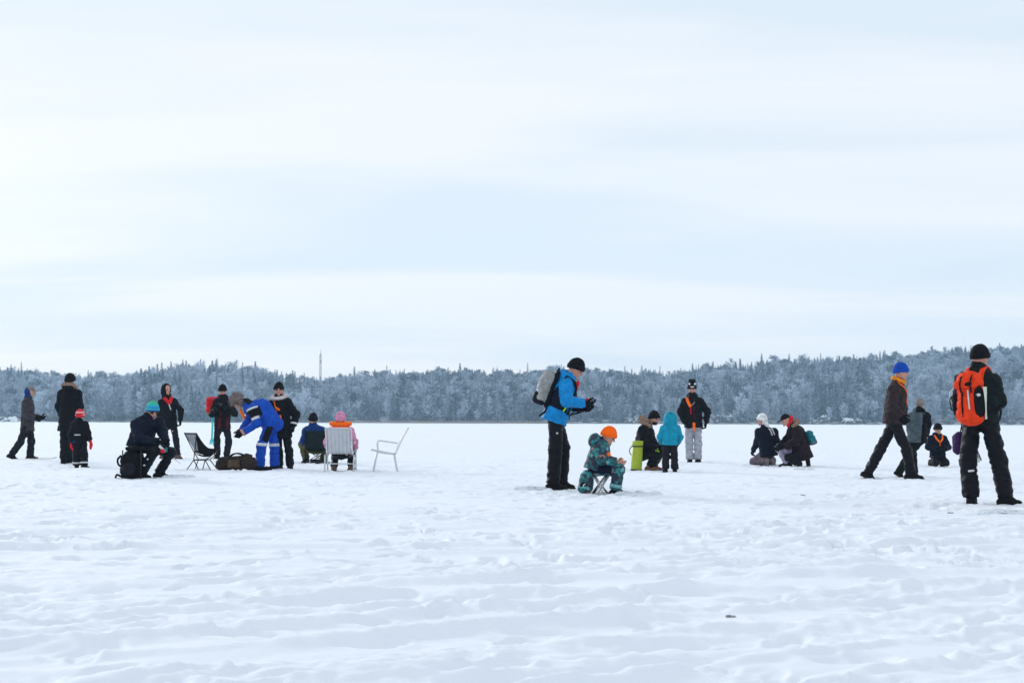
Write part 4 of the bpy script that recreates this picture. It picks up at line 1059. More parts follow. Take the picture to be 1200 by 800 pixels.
p11 = Person('man in a bright blue jacket and black beanie standing looking down at his hands', 650, 572.5, 86, 1.79, (674.5, 431.5), (666.5, 443), (651.5, 486),
             [((672.5, 474, .12), (683.5, 477.5, .0)), ((663.5, 469.5, -.26), (684, 472, -.16))], [((660.5, 525, .13), (659, None, .20)), ((651, 526, -.1), (648, None, -.14))],
             BLUE, SOOT, BOOTB, BLACK, hpitch=33, hat=('beanie', BLACK), hem=.09, hood='down', bulk=1.10, legw=1.10, h=.012, hipw=.072, footyaw=[70, 100])
def p11p(C, u, f, v):
    arm = np.minimum(p11.seg(C, 'shA', 'elA')[0], p11.seg(C, 'elA', 'wrA')[0]); armb = np.minimum(p11.seg(C, 'shB', 'elB')[0], p11.seg(C, 'elB', 'wrB')[0])
    body = (arm > .098) & (armb > .098)
    da, ta = p11.seg(C, 'elA', 'wrA')
    X = 650 + C[:, 0] / p11.s; Y = 572.5 - C[:, 2] / p11.s; side = body & (Y > 464 - (X - 643) * 1.2) & (Y < 474 + (X - 643) * .47) & (X < 664)
    r = np.where(side, 1, 0)
    r = np.where((da < .1) & (ta > .25), 1, r)
    return r
p11.paint(p11.jacket, [NAVY], p11p)
a_ = p11.P(665, 472, -.21); v, f = tube(curve3([p11.P(664.5, 470, -.225), p11.P(663, 476, -.235), p11.P(659.5, 481.5, -.225)]), .011, 6); mk('zip_pull', v, f, NEON, p11.root)
v, f = solid([rc(p11.P(677.5, 447, -.06), p11.P(675.5, 456, -.06), .022, .017)], .007, 0); mk('ice_pick', v, f, RED, p11.root)
v, f = solid([el(p11.P(652.5, 506.5, -.235), np.eye(3), (.016, .008, .014))], .005, 0); mk('trouser_print', v, f, CREAM, p11.root)
p11.strip('zip', [(0, .0), (0, .3), (0, .62)], .03, NAVY)
for q in 'AB': p11.band('knee_seam', 'hp' + q, 'kn' + q, .97, .012, BLACK2, 't', lift=.003)

p12 = Person('child in a teal patterned snowsuit and orange beanie sitting on a folding stool', 706, 576, 82, 1.28, (713, 508), (706, 516), (697, 545),
             [((709, 534, .12), (722, 537.5, .06)), ((704.5, 535, -.17), (722, 538.5, -.12))], [((726, 546, .10), (722, None, .10)), ((725, 546.5, -.12), (720, None, -.11))],
             CAMO, CAMO, BOOTB, None, child=True, hpitch=30, hat=('beanie', HATOR, ), bulk=1.22, hem=.04, legw=1.25, armw=1.05, h=.012, hood='down', footyaw=[85, 95])
p12.paint(p12.trousers, [NAVY], lambda C, u, f, v: ((p12.seg(C, 'hpB', 'knB')[1] < .72) & (C[:, 2] > .28)).astype(int))
A12 = np.array([p12.side, p12.tf, p12.up]); v, f = solid([el(p12.neck - p12.tf * .10 + p12.up * .0, A12, (.14, .085, .10))], .011, 0, .010, 9); mk('hood', v, f, CAMO, p12.root)
a_, n_ = p12.on(-.02, .16); v, f = solid([el(p12.P(712.5, 528.5, -.17), np.eye(3), (.026, .012, .028))], .006, 0, .004, 30); mk('badge', v, f, SAFETY, p12.root)
for q in 'AB': p12.band('snow_cuff', 'kn' + q, 'an' + q, .80, .06, fabric('pale_teal_cloth', (.20, .42, .45)), 't')

p13 = Person('person in black jacket with fur-trimmed hood crouching beside the lime green tube', 758, 549, 62, 1.76, (766.5, 488), (758.5, 496.5), (752, 530),
             [((765, 516, .02), (771, 522, -.12)), ((753, 517, -.2), (768, 523, -.3))], [((774, 527, .05), (766, None, .06)), ((772.5, 528, -.25), (760.5, None, -.14))],
             BLACK, SOOT, BOOTT, BLACK, hpitch=12, hyaw=50, hat=('beanie', BLACK), bulk=1.15, hem=.06, footyaw=[60, 70])
beard(p13); p13.fur(FURT, .115, .038, dz=.035, arc=(120, 360)); p13.fur(FURT, .10, .03, dz=.10, arc=(150, 300), n=500)
v, f = solid([rc(p13.P(766, 525, -.37), p13.P(770, 526.5, -.35), .008, .006), rc(p13.P(768, 523, -.37), p13.P(770.5, 527, -.35), .007, .005)], .006, .004); mk('glove_print', v, f, NEON, p13.root)
p14 = Person('child in a turquoise hooded jacket and dark trousers bending forward, back turned', 785, 551, 178, 1.15, (785.5, 489), (785.5, 496), (785, 515),
             [((773.5, 510, .06), (776, 517, .22), (777.5, 499.5)), ((798, 510, .06), (796, 517, .22), (793.5, 499.5))], [((780.5, 533, .02), (780, None, .03)), ((790, 533, .0), (790.5, None, -.02))],
             TURQ, BLACK2, BOOTB, BLACK, child=True, hpitch=24, hat=('beanie', NAVY), bulk=1.25, hem=.10, legw=1.35, mitten=True, h=.012, footyaw=[190, 168])
A14 = np.array([p14.hs, p14.hf, p14.hu])
v, f = solid([el(p14.hd(0, -.02, .005), A14, (.125, .125, .135), cut=(p14.hd(0, .03, 0), p14.hf)), rc(p14.hd(0, -.05, -.05), p14.neck - p14.up * .04, .11, .15, p14.tf, .8)], .011, .04, .008, 11); mk('hood', v, f, TURQ, p14.root)
v, f = solid([el(p14.hd(-.0, -.135, .02), A14, (.045, .03, .065))], .008, 0, .004, 20); mk('hood_vent', v, f, NAVY, p14.root)
p15 = Person('man in black jacket and pale grey trousers standing with an orange pick cord', 813, 540.5, -4, 1.84, (811, 453), (811.5, 462.5), (812.5, 495),
             [((829, 480, .0), (827, 492.5, -.05)), ((797.5, 480, .0), (802.5, 493, -.08))], [((818, 517, -.02), (817.5, None, -.02)), ((807.5, 517, .0), (808.5, None, .03))],
             BLACK, LGREY, BOOTB, BLACK, hpitch=16, hat=('beanie', BLACK, ), hem=.06, bulk=1.12, hood='down', legw=1.02, footyaw=[12, -12], headk=1.0)
beard(p15)
Ah = np.array([p15.hs, p15.hf, p15.hu])
v, f = solid([rc(p15.hd(0, 0, .12), p15.hd(0, -.005, .20), .082, .080, cut=(p15.hd(0, 0, .205), p15.hu))], .010, .0, .004, 22); hh = mk('crown', v, f, BLACK, p15.hat)
for sg in (1, -1):
    v, f = solid([el(p15.hd(.058 * sg, .075, .125), Ah, (.020, .014, .026))], .006, 0, .003, 40); mk('hat_print', v, f, WHITE, p15.hat)
v, f = solid([el(p15.hd(0, .112, .068), Ah, (.05, .012, .012))], .006, 0, .002, 40); mk('hat_print', v, f, WHITE, p15.hat)
p15.strip('ice_pick_cord', [(-.13, .02), (-.10, .12), (-.055, .22)], .062, SAFETY, th=.01); p15.strip('ice_pick_cord', [(-.055, .21), (-.055, .38)], .020, RED); p15.strip('ice_pick_cord', [(-.055, .21), (.04, .12)], .024, GREYKNIT)
p15.strip('zip', [(.02, .05), (.02, .5)], .02, DKRED)
v, f = solid([rc(p15.P(812, 494, -.19), p15.P(812.3, 501, -.18), .034, .028, vec(0, 1, 0), .5)], .008, 0); mk('key_strap', v, f, SAFETY, p15.root)
p16 = Person('kneeling person in a dark navy jacket and white knitted hat, back turned', 897, 544.5, 205, 1.66, (893, 491), (896, 500), (900, 528),
             [((888, 517, .10), (885, 527, .26), (888.5, 505)), ((909.5, 516, -.02), (908, 525, .15), (907.5, 505))], [((884, 540, .22), (897, 538, -.14)), ((893, 540.5, .30), (905, 538, -.10))],
             NAVY, MAUVE, GREYKNIT, BLACK, hat=('beanie', WHITE, ), hyaw=250, hpitch=10, bulk=1.16, hem=.10, footyaw=[((.3, -.15, -1), (.35, -.9, .2)), ((.3, -.15, -1), (.35, -.9, .2))])
v, f = solid([rc(p16.hd(0, -.04, -.03), p16.hd(0, -.075, -.15), .075, .055)], .009, .02, .004, 20); mk('scarf', v, f, WHITE, p16.root)
p16.strip('shoulder_stripe', [(-.02, .02), (-.04, .10), (-.05, .19)], .028, CREAM, -1); p16.strip('shoulder_stripe', [(-.10, .03), (-.12, .11), (-.13, .19)], .028, CREAM, -1)
p17 = Person('kneeling person in a dark plum parka with fur hood and black cap facing left', 932, 545.5, -78, 1.74, (920.5, 490), (929, 498), (939.5, 528),
             [((929, 516, -.25), (917, 521, -.2), (933, 505, -.18)), ((921, 515, .1), (914, 521, .05), (930, 504, .16))], [((922, 534, -.12), (935, 541, -.14)), ((914, 523, .15), (924, None, .15))],
             PLUM, SOOT, BLACK2, BLACK, hpitch=22, hat=('cap', BLACK), bulk=1.22, hem=.16, footyaw=[((.55, 0, -1), (1, 0, .5)), -90], sole=GREYKNIT)
p17.paint(p17.trousers, [LILAC], lambda C, u, f, v: ((p17.seg(C, 'knB', 'anB')[0] < .12) | ((p17.seg(C, 'hpB', 'knB')[0] < .13) & (p17.seg(C, 'hpB', 'knB')[1] > .4))).astype(int))
p17.fur(FURT, .105, .036, dz=.03, arc=(150, 390)); v, f = solid([rc(p17.P(926.5, 488), p17.P(925, 496), .05, .065)], .01, 0, .008, 20); mk('scarf', v, f, RED, p17.root)
v, f = solid([rc(p17.P(946.5, 533, .1), p17.P(948, 543.5, .1), .052, .045)], .01, 0, .004, 20); mk('trouser_cuff', v, f, SOOT, p17.root)
p18 = Person('walking man in dark brown jacket, cobalt blue hat and orange neckerchief', 1045, 558.5, 80, 1.92, (1056, 433.5), (1052, 446), (1047.5, 491),
             [((1060.5, 474, .15), (1058.5, 486, .05)), ((1041.5, 474, -.22), (1052, 485, -.22), (1043.5, 454, -.2))], [((1032, 524, .06), (1018.5, 551.5, .10)), ((1059.5, 525, -.12), (1064, None, -.12))],
             BROWN, SOOT, BOOTB, BLACK, hpitch=12, hat=('beanie', COBALT), hem=.04, bulk=1.08, h=.013, footyaw=[((.85, 0, -.45), (.4, 0, 1)), 82], hood=None, legw=.98)
p18.fur(YELLOW, .085, .026, dz=.04, back=-.01, name='neckerchief', n=0); p18.picks(SAFETY, .22, .045, .10)
p18.strip('zip', [(0, .06), (0, .3), (0, .6)], .02, BLACK)
p19 = Person('youngster in a grey-green coat and grey hat walking away behind the blue hat', 1066, 556.5, 158, 1.42, (1078, 471), (1077, 479), (1074, 510),
             [((1066.5, 495, .0), (1067, 505, .1), (1069, 485)), ((1087, 494, .0), (1085.5, 508, .05), (1084.5, 485))], [((1070, 530, .05), (1072.5, None, .10)), ((1063, 531, -.02), (1050, 549.5, -.15))],
             SLATE, DKGREEN, BOOTB, BLACK, hat=('beanie', GREYKNIT), hyaw=140, bulk=1.15, hem=.10, hood='down', footyaw=[140, ((.8, .3, -.45), (.4, 0, 1))], headk=.92)
p19.paint(p19.jacket, [BLACK], lambda C, u, f, v: ((p19.seg(C, 'shB', 'elB')[0] < .085) | (p19.seg(C, 'elB', 'wrB')[0] < .085) | ((u < -.10) & (v < -.05)) | ((v > -.03) & (u < .05))).astype(int))
p20 = Person('small child in dark snowsuit kneeling with orange pick cord, facing the camera', 1098, 546, 4, 1.22, (1098.5, 502.5), (1098, 509.5), (1098, 533),
             [((1109.5, 523, -.04), (1101.5, 525.5, -.24)), ((1086.5, 523, -.04), (1094.5, 525.5, -.24))], [((1104, 541, -.22), (1105, 541.5, .10)), ((1092, 541, -.22), (1091.5, 541.5, .10))],
             NAVY, BLACK2, BOOTB, BLACK, child=True, hat=('beanie', BLACK, ), bulk=1.35, legw=1.3, armw=1.1, hem=.06, h=.013, hpitch=14, footyaw=[((0, 1, -.2), (0, .2, 1)), ((0, 1, -.2), (0, .2, 1))])
p20.picks(SAFETY, .20, .05, .12)
p20.fur(NAVY, .10, .04, dz=.02, name='hood', n=0)
p21 = Person('man in black with an orange backpack standing legs apart at right, back turned', 1152, 589.5, 138, 1.80, (1149, 417.5), (1147, 431), (1148.5, 488),
             [((1128, 468, .14), (1138, 484, .30), (1130, 444, .06)), ((1170.5, 468, -.02), (1160, 483, .16), (1161, 446))], [((1134, 538, .02), (1138.5, None, .06)), ((1168, 538, -.04), (1173, None, -.10))],
             fabric('black_green_softshell', (.006, .011, .012)), SOOT, BOOTB, None, hat=('beanie', BLACK), hyaw=126, hpitch=10, bulk=1.10, hem=.06, h=.011, legw=1.12, footyaw=[155, 98])
for q in 'AB': p21.band('knee_seam', 'hp' + q, 'kn' + q, 1.0, .012, BLACK2, 't', lift=.003)
v, f = ribbon([p21.P(1129, 549.5, -.135), p21.P(1132, 549, -.15), p21.P(1135.5, 548.7, -.145)], [vec(0, -1, 0)] * 3, .022, .004); mk('trouser_print', v, f, CREAM, p21.root)
v, f = solid([bxp(p21.P(1159, 480, .0), np.array([p21.side, p21.tf, p21.up]), (.05, .03, .055), .02)], .009, 0, .006, 25); mk('hip_pouch', v, f, ORANGE, p21.root)
# ------------------------------------------------------------------ backpacks
def axes_on_back(p, tilt=0.0):
    up = unit(p.up + p.tf * tilt); f = unit(p.tf - up * (p.tf @ up)); return np.array([p.side, f, up])
def shoulder_straps(root, p, off, mat, width=.055, us=(.085, -.085), top=.02, low=.46):
    for u in us:
        pts, nr = [], []
        for face, vs in ((-1, (.22, .10, .02)), (1, (.02, .10, .2, .32, low))):
            for v_ in vs:
                a, n = p.on(u * (1 if v_ < .3 else 1.25), v_, face); n = unit(n + p.up * (.8 if v_ < .05 else 0)); pts.append(a + n * .010 + off); nr.append(n)
        # carry the strap over the top of the shoulder
        a = lerp(pts[2], pts[3], .5) + p.up * .035 * p.k; pts.insert(3, a); nr.insert(3, p.up)
        P2 = curve3(pts, 4); N2 = [lerp(nr[min(i // 4, len(nr) - 1)], nr[min(i // 4 + 1, len(nr) - 1)], (i % 4) / 4) for i in range(len(P2))]
        V, F = ribbon(P2, N2, width * p.k, .008); mk('shoulder_strap', V, F, mat, root)
def backpack(p, name_label, c, half, mat, strapmat, A=None, cat='backpack', rd=.06):
    root = empty('backpack', tuple(p.B + p.P(*c) - vec(0, 0, half[2])), name_label, cat, 'backpacks worn or set down on the ice')
    off = p.B - np.array(root.location)     # person frame -> pack frame
    A = axes_on_back(p) if A is None else A
    ctr = p.P(*c) + off
    v, f = solid([bxp(ctr, A, half, rd)], .011, 0, .010, 9, p.seed + 2); mk('pack_body', v, f, mat, root)
    return root, ctr, A, off
# the orange one on the man at right
r, c, A, off = backpack(p21, 'bright orange hiking backpack with map and black pockets worn by man at right', (1132, 466, -.17), (.145, .11, .27), fabric('orange_pack_cloth', (.74, .045, .006), .6, .2), BLACK, rd=.10)
OR = bpy.data.materials['orange_pack_cloth']; S_, F_, U_ = A
v, f = solid([el(c - U_ * .17 - F_ * .02, A, (.165, .125, .13))], .010, .03, .012, 10); mk('lower_bulge', v, f, OR, r)
v, f = solid([el(c + U_ * .225 - F_ * .015, A, (.135, .115, .085)), rc(c + U_ * .15 - F_ * .105 - S_ * .08, c + U_ * .16 - F_ * .105 + S_ * .09, .042, .05)], .010, .03, .013, 13); ld = mk('lid', v, f, OR, r)
v, f = solid([el(c + U_ * .165 - F_ * .145 - S_ * .04, A, (.045, .018, .022))], .007, 0, .005, 30); mk('buckle', v, f, BLACK, ld)
for s1 in (.05, -.07):
    V, F = ribbon(curve3([c + U_ * .27 - F_ * .10 + S_ * s1, c + U_ * .17 - F_ * .163 + S_ * s1, c + U_ * .07 - F_ * .135 + S_ * s1]), [-F_] * 25, .016, .004); mk('compression_strap', V, F, BLACK, ld)
v, f = solid([el(c - F_ * .105 - U_ * .07, A, (.115, .045, .19))], .010, 0, .007, 12); fp = mk('front_pocket', v, f, OR, r)
V, F = ribbon([c - F_ * .150 + U_ * .08 + S_ * .03, c - F_ * .158 - U_ * .06 + S_ * .035, c - F_ * .145 - U_ * .2 + S_ * .03], [-F_] * 3, .018, .004); mk('zip', V, F, BLACK, fp)
V, F = ribbon([c - F_ * .148 + U_ * .10 - S_ * .035, c - F_ * .157 - U_ * .02 - S_ * .045, c - F_ * .150 - U_ * .12 - S_ * .05], [-F_] * 3, .014, .004); mk('reflective_strip', V, F, CREAM, fp)
v, f = solid([el(c - S_ * .125 - U_ * .04 - F_ * .055, A, (.062, .085, .185))], .010, 0, .008, 12); mk('side_pocket', v, f, BLACK, r)
v, f = solid([el(c + S_ * .150 - U_ * .06 - F_ * .03, A, (.045, .07, .16))], .010, 0, .008, 12); mk('side_pocket', v, f, BLACK, r)
for t in (.02,):
    v, f = solid([el(c - S_ * (.14 + t * .2) + U_ * (t + .02) - F_ * .122, A, (.026, .012, .020))], .006, 0, .008, 50); mk('printed_mark', v, f, CREAM, r)
q0 = c - S_ * .185 - F_ * .055; V, F = [], []
for j in range(9):
    t = j / 8
    for i_ in range(3): V.append(q0 + U_ * (.13 - .36 * t) + F_ * (.035 * (i_ - 1) + .03 * t) - S_ * (.012 * math.sin(3 * t + i_)) )
for j in range(8):
    for i_ in range(2): F.append([j * 3 + i_, j * 3 + i_ + 1, j * 3 + i_ + 4, j * 3 + i_ + 3])
V2 = [p_ - S_ * .006 for p_ in V]; n0 = len(V); V = V + V2; F = F + [[i_ + n0 for i_ in q][::-1] for q in F] + [[j * 3, (j + 1) * 3, (j + 1) * 3 + n0, j * 3 + n0] for j in range(8)] + [[j * 3 + 2, j * 3 + 2 + n0, (j + 1) * 3 + 2 + n0, (j + 1) * 3 + 2] for j in range(8)]
mk('folded_map', V, F, PAPER, r)
v, f = tube(curve3([c + U_ * .31 + F_ * .05 - S_ * .03, c + U_ * .345 + F_ * .06, c + U_ * .31 + F_ * .05 + S_ * .03]), .008, 6); mk('grab_loop', v, f, BLACK, r)
for i_, (a, b) in enumerate(((.12, -.02), (.05, -.10))):
    v, f = tube(curve3([c + S_ * .17 + U_ * a - F_ * .06, c + S_ * .215 + U_ * (a - .05) - F_ * .07, c + S_ * .20 + U_ * (b - .02) - F_ * .06, c + S_ * .17 + U_ * b - F_ * .05]), .007, 6); mk('cord', v, f, (CREAM, BLACK)[i_], r)
shoulder_straps(r, p21, off, OR)
for u in (.18, -.18):
    a, n = p21.on(u * .9, .54, -1); b, n2 = p21.on(u * 1.0, .56, 1)
    V, F = ribbon(curve3([c + S_ * u * .6 - U_ * .22 + F_ * .06, p21.pel + off + p21.side * u * 1.12 * p21.k * 1.1 + p21.up * .10, b + off + n2 * .02]), [p21.side * np.sign(u)] * 25, .045, .008); mk('hip_belt', V, F, BLACK, r)
# grey one on the man in blue
A11 = axes_on_back(p11, .02)
r, c, A, off = backpack(p11, 'grey and black daypack worn by the man in the bright blue jacket', (640, 453, .0), (.14, .085, .225), GREYPK, BLACK, A11, rd=.07)
S_, F_, U_ = A
v, f = solid([bxp(c + F_ * .095 + U_ * .0, A, (.13, .03, .265), .028)], .010, 0, .006, 14); mk('back_panel', v, f, BLACK, r)
v, f = solid([bxp(c - U_ * .165 - F_ * .03, A, (.125, .085, .085), .05)], .010, 0, .008, 14); mk('lower_pocket', v, f, BLACK2, r)
v, f = solid([el(c - F_ * .075 + U_ * .03, A, (.10, .045, .15))], .010, 0, .008, 14); mk('front_pocket', v, f, fabric('light_grey_pack_cloth', (.36, .37, .37)), r)
v, f = solid([el(c - F_ * .07 - U_ * .085, A, (.125, .035, .018))], .007, 0); mk('reflective_strip', v, f, CREAM, r)
v, f = tube(curve3([c + F_ * .08 + U_ * .25, c + F_ * .085 + U_ * .30 - S_ * .02, c + F_ * .07 + U_ * .25 - S_ * .05]), .012, 6); mk('grab_loop', v, f, BLACK, r)
for sg in (1, -1):
    V, F = ribbon(curve3([c + F_ * .09 - U_ * .2 + S_ * .11 * sg, c + F_ * .11 - U_ * .30 + S_ * .12 * sg, c + F_ * .06 - U_ * .40 + S_ * .12 * sg]), [S_ * sg] * 25, .025, .004); mk('webbing_tail', V, F, BLACK, r)
shoulder_straps(r, p11, off, BLACK, .06)
# red one
r, c, A, off = backpack(p6, 'red backpack on the person photographing behind the black camp chair', (249, 474, .16), (.17, .09, .20), RED, BLACK, rd=.08)
S_, F_, U_ = A
v, f = solid([el(c - F_ * .075 - U_ * .05, A, (.12, .05, .11))], .012, 0, .006, 12); mk('front_pocket', v, f, RED, r)
v, f = solid([bxp(c + U_ * .14 - S_ * .04, A, (.12, .085, .06), .05)], .012, 0, .006, 12); mk('lid', v, f, fabric('pink_red_cloth', (.60, .06, .10)), r)
shoulder_straps(r, p6, off, BLACK)
TQ = fabric('turquoise_webbing', (.03, .55, .62), .5, .1)
V, F = ribbon(curve3([p6.P(250.5, 484, -.05) + off, p6.P(251.5, 498, -.16) + off, p6.P(251, 514, -.15) + off]), [vec(0, -1, 0)] * 25, .040, .006); mk('hanging_strap', V, F, TQ, r)
v, f = joinvf(*[tube(curve3([p6.P(251, 513, -.15) + off, p6.P(251 + a, 515.5, -.15) + off, p6.P(251 + a * 1.3, 519.5, -.15) + off]), .016, 6) for a in (-1.6, 1.6, .1)]); mk('strap_tassel', v, f, TQ, r)
# small teal one
r, c, A, off = backpack(p17, 'small teal backpack on the kneeling person in the plum parka', (949, 511, .0), (.12, .07, .15), TEAL, BLACK, rd=.06)
S_, F_, U_ = A
v, f = solid([el(c - F_ * .06 - U_ * .03, A, (.085, .04, .08))], .011, 0, .006, 12); mk('front_pocket', v, f, BLACK2, r)
v, f = solid([bxp(c - U_ * .10 - F_ * .01, A, (.118, .074, .055), .04)], .011, 0, .006, 12); mk('lower_panel', v, f, fabric('grey_blue_cloth', (.09, .12, .16)), r)
shoulder_straps(r, p17, off, BLACK, .045)

def spot(px, py): 
    d = dist_of(px, py); x = (px - 600) * d / FPX; return vec(x, d, gz(x, d) - .006), d / FPX
# the child's teal patterned pack on the snow
b, s_ = spot(687.5, 576.5); r = empty('backpack', tuple(b), 'small teal patterned backpack on the snow behind the folding stool', 'backpack', 'backpacks worn or set down on the ice')
v, f = solid([el((0, 0, .15), np.eye(3), (.095, .10, .155)), el((-.03, -.04, .07), np.eye(3), (.085, .085, .075))], .009, .03, .007, 14); mk('pack_body', v, f, CAMO, r)
v, f = solid([el((-.035, -.085, .10), np.eye(3), (.055, .035, .055))], .008, 0, .005, 14); fp = mk('front_pocket', v, f, NAVY, r)
v, f = tube(curve3([(-.05, -.122, .09), (-.04, -.124, .12), (-.02, -.12, .13)]), .007, 6); mk('zip_pull', v, f, CREAM, fp)
v, f = tube(curve3([(.02, -.05, .28), (.05, -.06, .32), (.08, -.03, .28)]), .009, 6); mk('grab_loop', v, f, NAVY, r)
# the purple bag held in front of the man at right
b0 = p21.B + p21.P(1139.5, 519, .30); r = empty('drawstring_bag', tuple(b0 - vec(0, 0, .16)), 'purple bag with dangling straps carried in front of the man with orange backpack', 'bag')
v, f = solid([bxp((0, 0, .17), np.eye(3), (.135, .07, .13), .06)], .010, 0, .010, 11); mk('bag_body', v, f, PURPLE, r)
for i_, (x0, x1, z1) in enumerate(((-.07, -.065, -.14), (-.05, -.055, -.10), (.11, .145, -.05), (.12, .17, -.03))):
    V, F = ribbon(curve3([vec(x0, -.05, .1), vec(lerp(x0, x1, .7), -.07, .0), vec(x1, -.05, z1)]), [vec(0, -1, 0)] * 25, .016, .003); mk('strap', V, F, (BLACK, PURPLE, CREAM, GREYKNIT)[i_], r)
for x0 in (-.05, .06):
    v, f = tube(curve3([(x0, 0, .30), (x0 + .02, 0, .40), (x0 + .03, -.02, .46)]), .008, 6); mk('cord', v, f, PURPLE, r)
# the pack the angler sits on
b, s_ = spot(157, 560); r = empty('stool_pack', tuple(b), 'bulky black pack with frame serving as seat under the hunched angler', 'backpack')
v, f = solid([bxp((.0, .10, .23), np.eye(3), (.155, .17, .215), .14), el((-.07, .02, .28), np.eye(3), (.12, .13, .14)), el((-.05, -.02, .12), np.eye(3), (.13, .13, .12))], .013, .05, .014, 8); mk('pack_body', v, f, BLACK, r)
v, f = solid([el((-.02, -.13, .16), np.eye(3), (.10, .05, .10))], .011, 0, .008, 12); mk('front_pocket', v, f, BLACK2, r)
v, f = solid([bxp((.06, .12, .475), np.eye(3), (.17, .17, .03), .028)], .011, 0, .005, 12); mk('seat', v, f, BLACK, r)
for x0 in (-.14, .15):
    v, f = tube([(x0, .30, .0), (x0, .30, .45)], .011, 8); mk('leg', v, f, STEEL, r); v, f = tube([(x0, -.06, .0), (x0, -.06, .45)], .011, 8); mk('leg', v, f, STEEL, r)
v, f = joinvf(tube(curve3([(-.15, -.1, .37), (-.195, -.13, .31), (-.18, -.14, .23), (-.13, -.13, .2)]), .018, 6), tube(curve3([(-.12, -.1, .03), (-.20, -.13, .07), (-.225, -.14, .02)]), .017, 6)); mk('loose_strap', v, f, BLACK, r)
# tackle in the angler's hands
b = p4.B + p4.P(200, 525, -.42); r = empty('fishing_reel', tuple(b), 'small white, red and teal ice fishing rod held by the hunched angler', 'fishing rod')
v, f = solid([rc((-.05, 0, .05), (.03, 0, -.02), .022, .018)], .006, 0); mk('handle', v, f, SOLEW, r)
v, f = solid([el((.0, -.02, -.02), np.eye(3), (.034, .022, .034))], .006, 0); mk('spool', v, f, RED, r)
v, f = solid([el((.05, 0, -.0), np.eye(3), (.022, .022, .045))], .006, 0); mk('grip', v, f, TEAL, r)
v, f = tube([(.03, 0, -.02), (.16, -.03, -.12), (.30, -.06, -.22)], [.006, .004, .002], 6); mk('rod', v, f, BLACK, r)
# the phone
b = p6.B + lerp(p6.S['pmA'], p6.S['pmB'], .5); r = empty('phone', tuple(b), 'black phone held up by the person with the red backpack', 'phone')
v, f = solid([bxp((0, 0, .03), np.eye(3), (.075, .008, .038), .006)], .005, 0); mk('case', v, f, LENS, r); v, f = solid([el((-.055, .008, .045), np.eye(3), (.009, .006, .009))], .003, 0); mk('camera_lens', v, f, EYE, r)
# red grip in the hands of the man in blue
b = p11.B + p11.P(686, 470, -.10); r = empty('ice_fishing_rod', tuple(b), 'red handled ice fishing rod in the hands of the man in blue', 'fishing rod')
v, f = solid([rc((-.03, 0, -.03), (.025, 0, .025), .020, .024)], .006, 0); mk('handle', v, f, RED, r); v, f = tube([(-.03, 0, -.03), (-.06, .02, -.07)], [.008, .004], 6); mk('tip', v, f, BLACK, r)

# ------------------------------------------------------------------ chairs and bags
def cloth_sheet(nu, nv, fn, th):
    V, F = [], []
    for j in range(nv + 1):
        for i in range(nu + 1): V.append(np.asarray(fn(i / nu, j / nv), float))
    n = len(V)
    def nrm(i, j):
        a = V[j * (nu + 1) + min(i + 1, nu)] - V[j * (nu + 1) + max(i - 1, 0)]; b = V[min(j + 1, nv) * (nu + 1) + i] - V[max(j - 1, 0) * (nu + 1) + i]; return unit(np.cross(a, b))
    V2 = [V[j * (nu + 1) + i] - nrm(i, j) * th for j in range(nv + 1) for i in range(nu + 1)]
    for j in range(nv):
        for i in range(nu):
            a = j * (nu + 1) + i; q = [a, a + 1, a + nu + 2, a + nu + 1]; F.append(q); F.append([k_ + n for k_ in q][::-1])
    for i in range(nu):
        F.append([i + 1, i, i + n, i + 1 + n]); a = nv * (nu + 1) + i; F.append([a, a + 1, a + 1 + n, a + n])
    for j in range(nv):
        a = j * (nu + 1); F.append([a, a + nu + 1, a + nu + 1 + n, a + n]); a = a + nu; F.append([a + nu + 1, a, a + n, a + nu + 1 + n])
    return V + V2, F
# black folding camp chair, facing right
b, s_ = spot(237, 551); r = empty('camp_chair', tuple(b), 'empty low black camp chair with grey mesh back on the snow', 'chair', 'chairs on the ice')
def cp(px, py, y): return vec((px - 237) * s_, y, (551 - py) * s_)
hubA = cp(230, 540, -.10); hubB = cp(243.5, 540, -.12); hubC = cp(231, 540, .22); hubD = cp(244.5, 540, .20)
for hb, ft in ((hubA, cp(224, 551, -.22)), (hubB, cp(251.5, 551, -.24)), (hubC, cp(226, 551, .32)), (hubD, cp(252, 551, .30)), (hubA, cp(234.5, 551, .0)), (hubB, cp(239, 551, .02))):
    v, f = tube([hb, ft], .009, 8); mk('leg', v, f, STEEL, r)
v, f = joinvf(tube([hubA, hubB], .010), tube([hubC, hubD], .010), tube([hubA, hubC], .010), tube([hubB, hubD], .010)); mk('hub_bar', v, f, STEEL, r)
tl, tr = cp(215.5, 508.5, .10), cp(234.5, 508.5, -.22)      # corners of the back
sl, sr = cp(257.5, 527, .16), cp(258.5, 528, -.2)           # front corners of the seat
for a, c_ in ((tl, hubC), (tr, hubA), (sl, hubD), (sr, hubB)):
    v, f = tube(curve3([a, lerp(a, c_, .55) + vec(0, 0, -.015), c_]), .009, 8); mk('pole', v, f, STEEL, r)
bl, br = cp(229.5, 532, .14), cp(238, 532, -.20)
def back(u, v): 
    p = lerp(lerp(tl, tr, u), lerp(bl, br, u), v); return p + vec(-.02, .0, 0) * math.sin(math.pi * u) * (1 + v)
V, F = cloth_sheet(10, 8, lambda u, v: back(.06 + .88 * u, .05 + .85 * v), .004); mk('mesh_panel', V, F, MESHG, r)
def rim(u, v): return back(u, v)
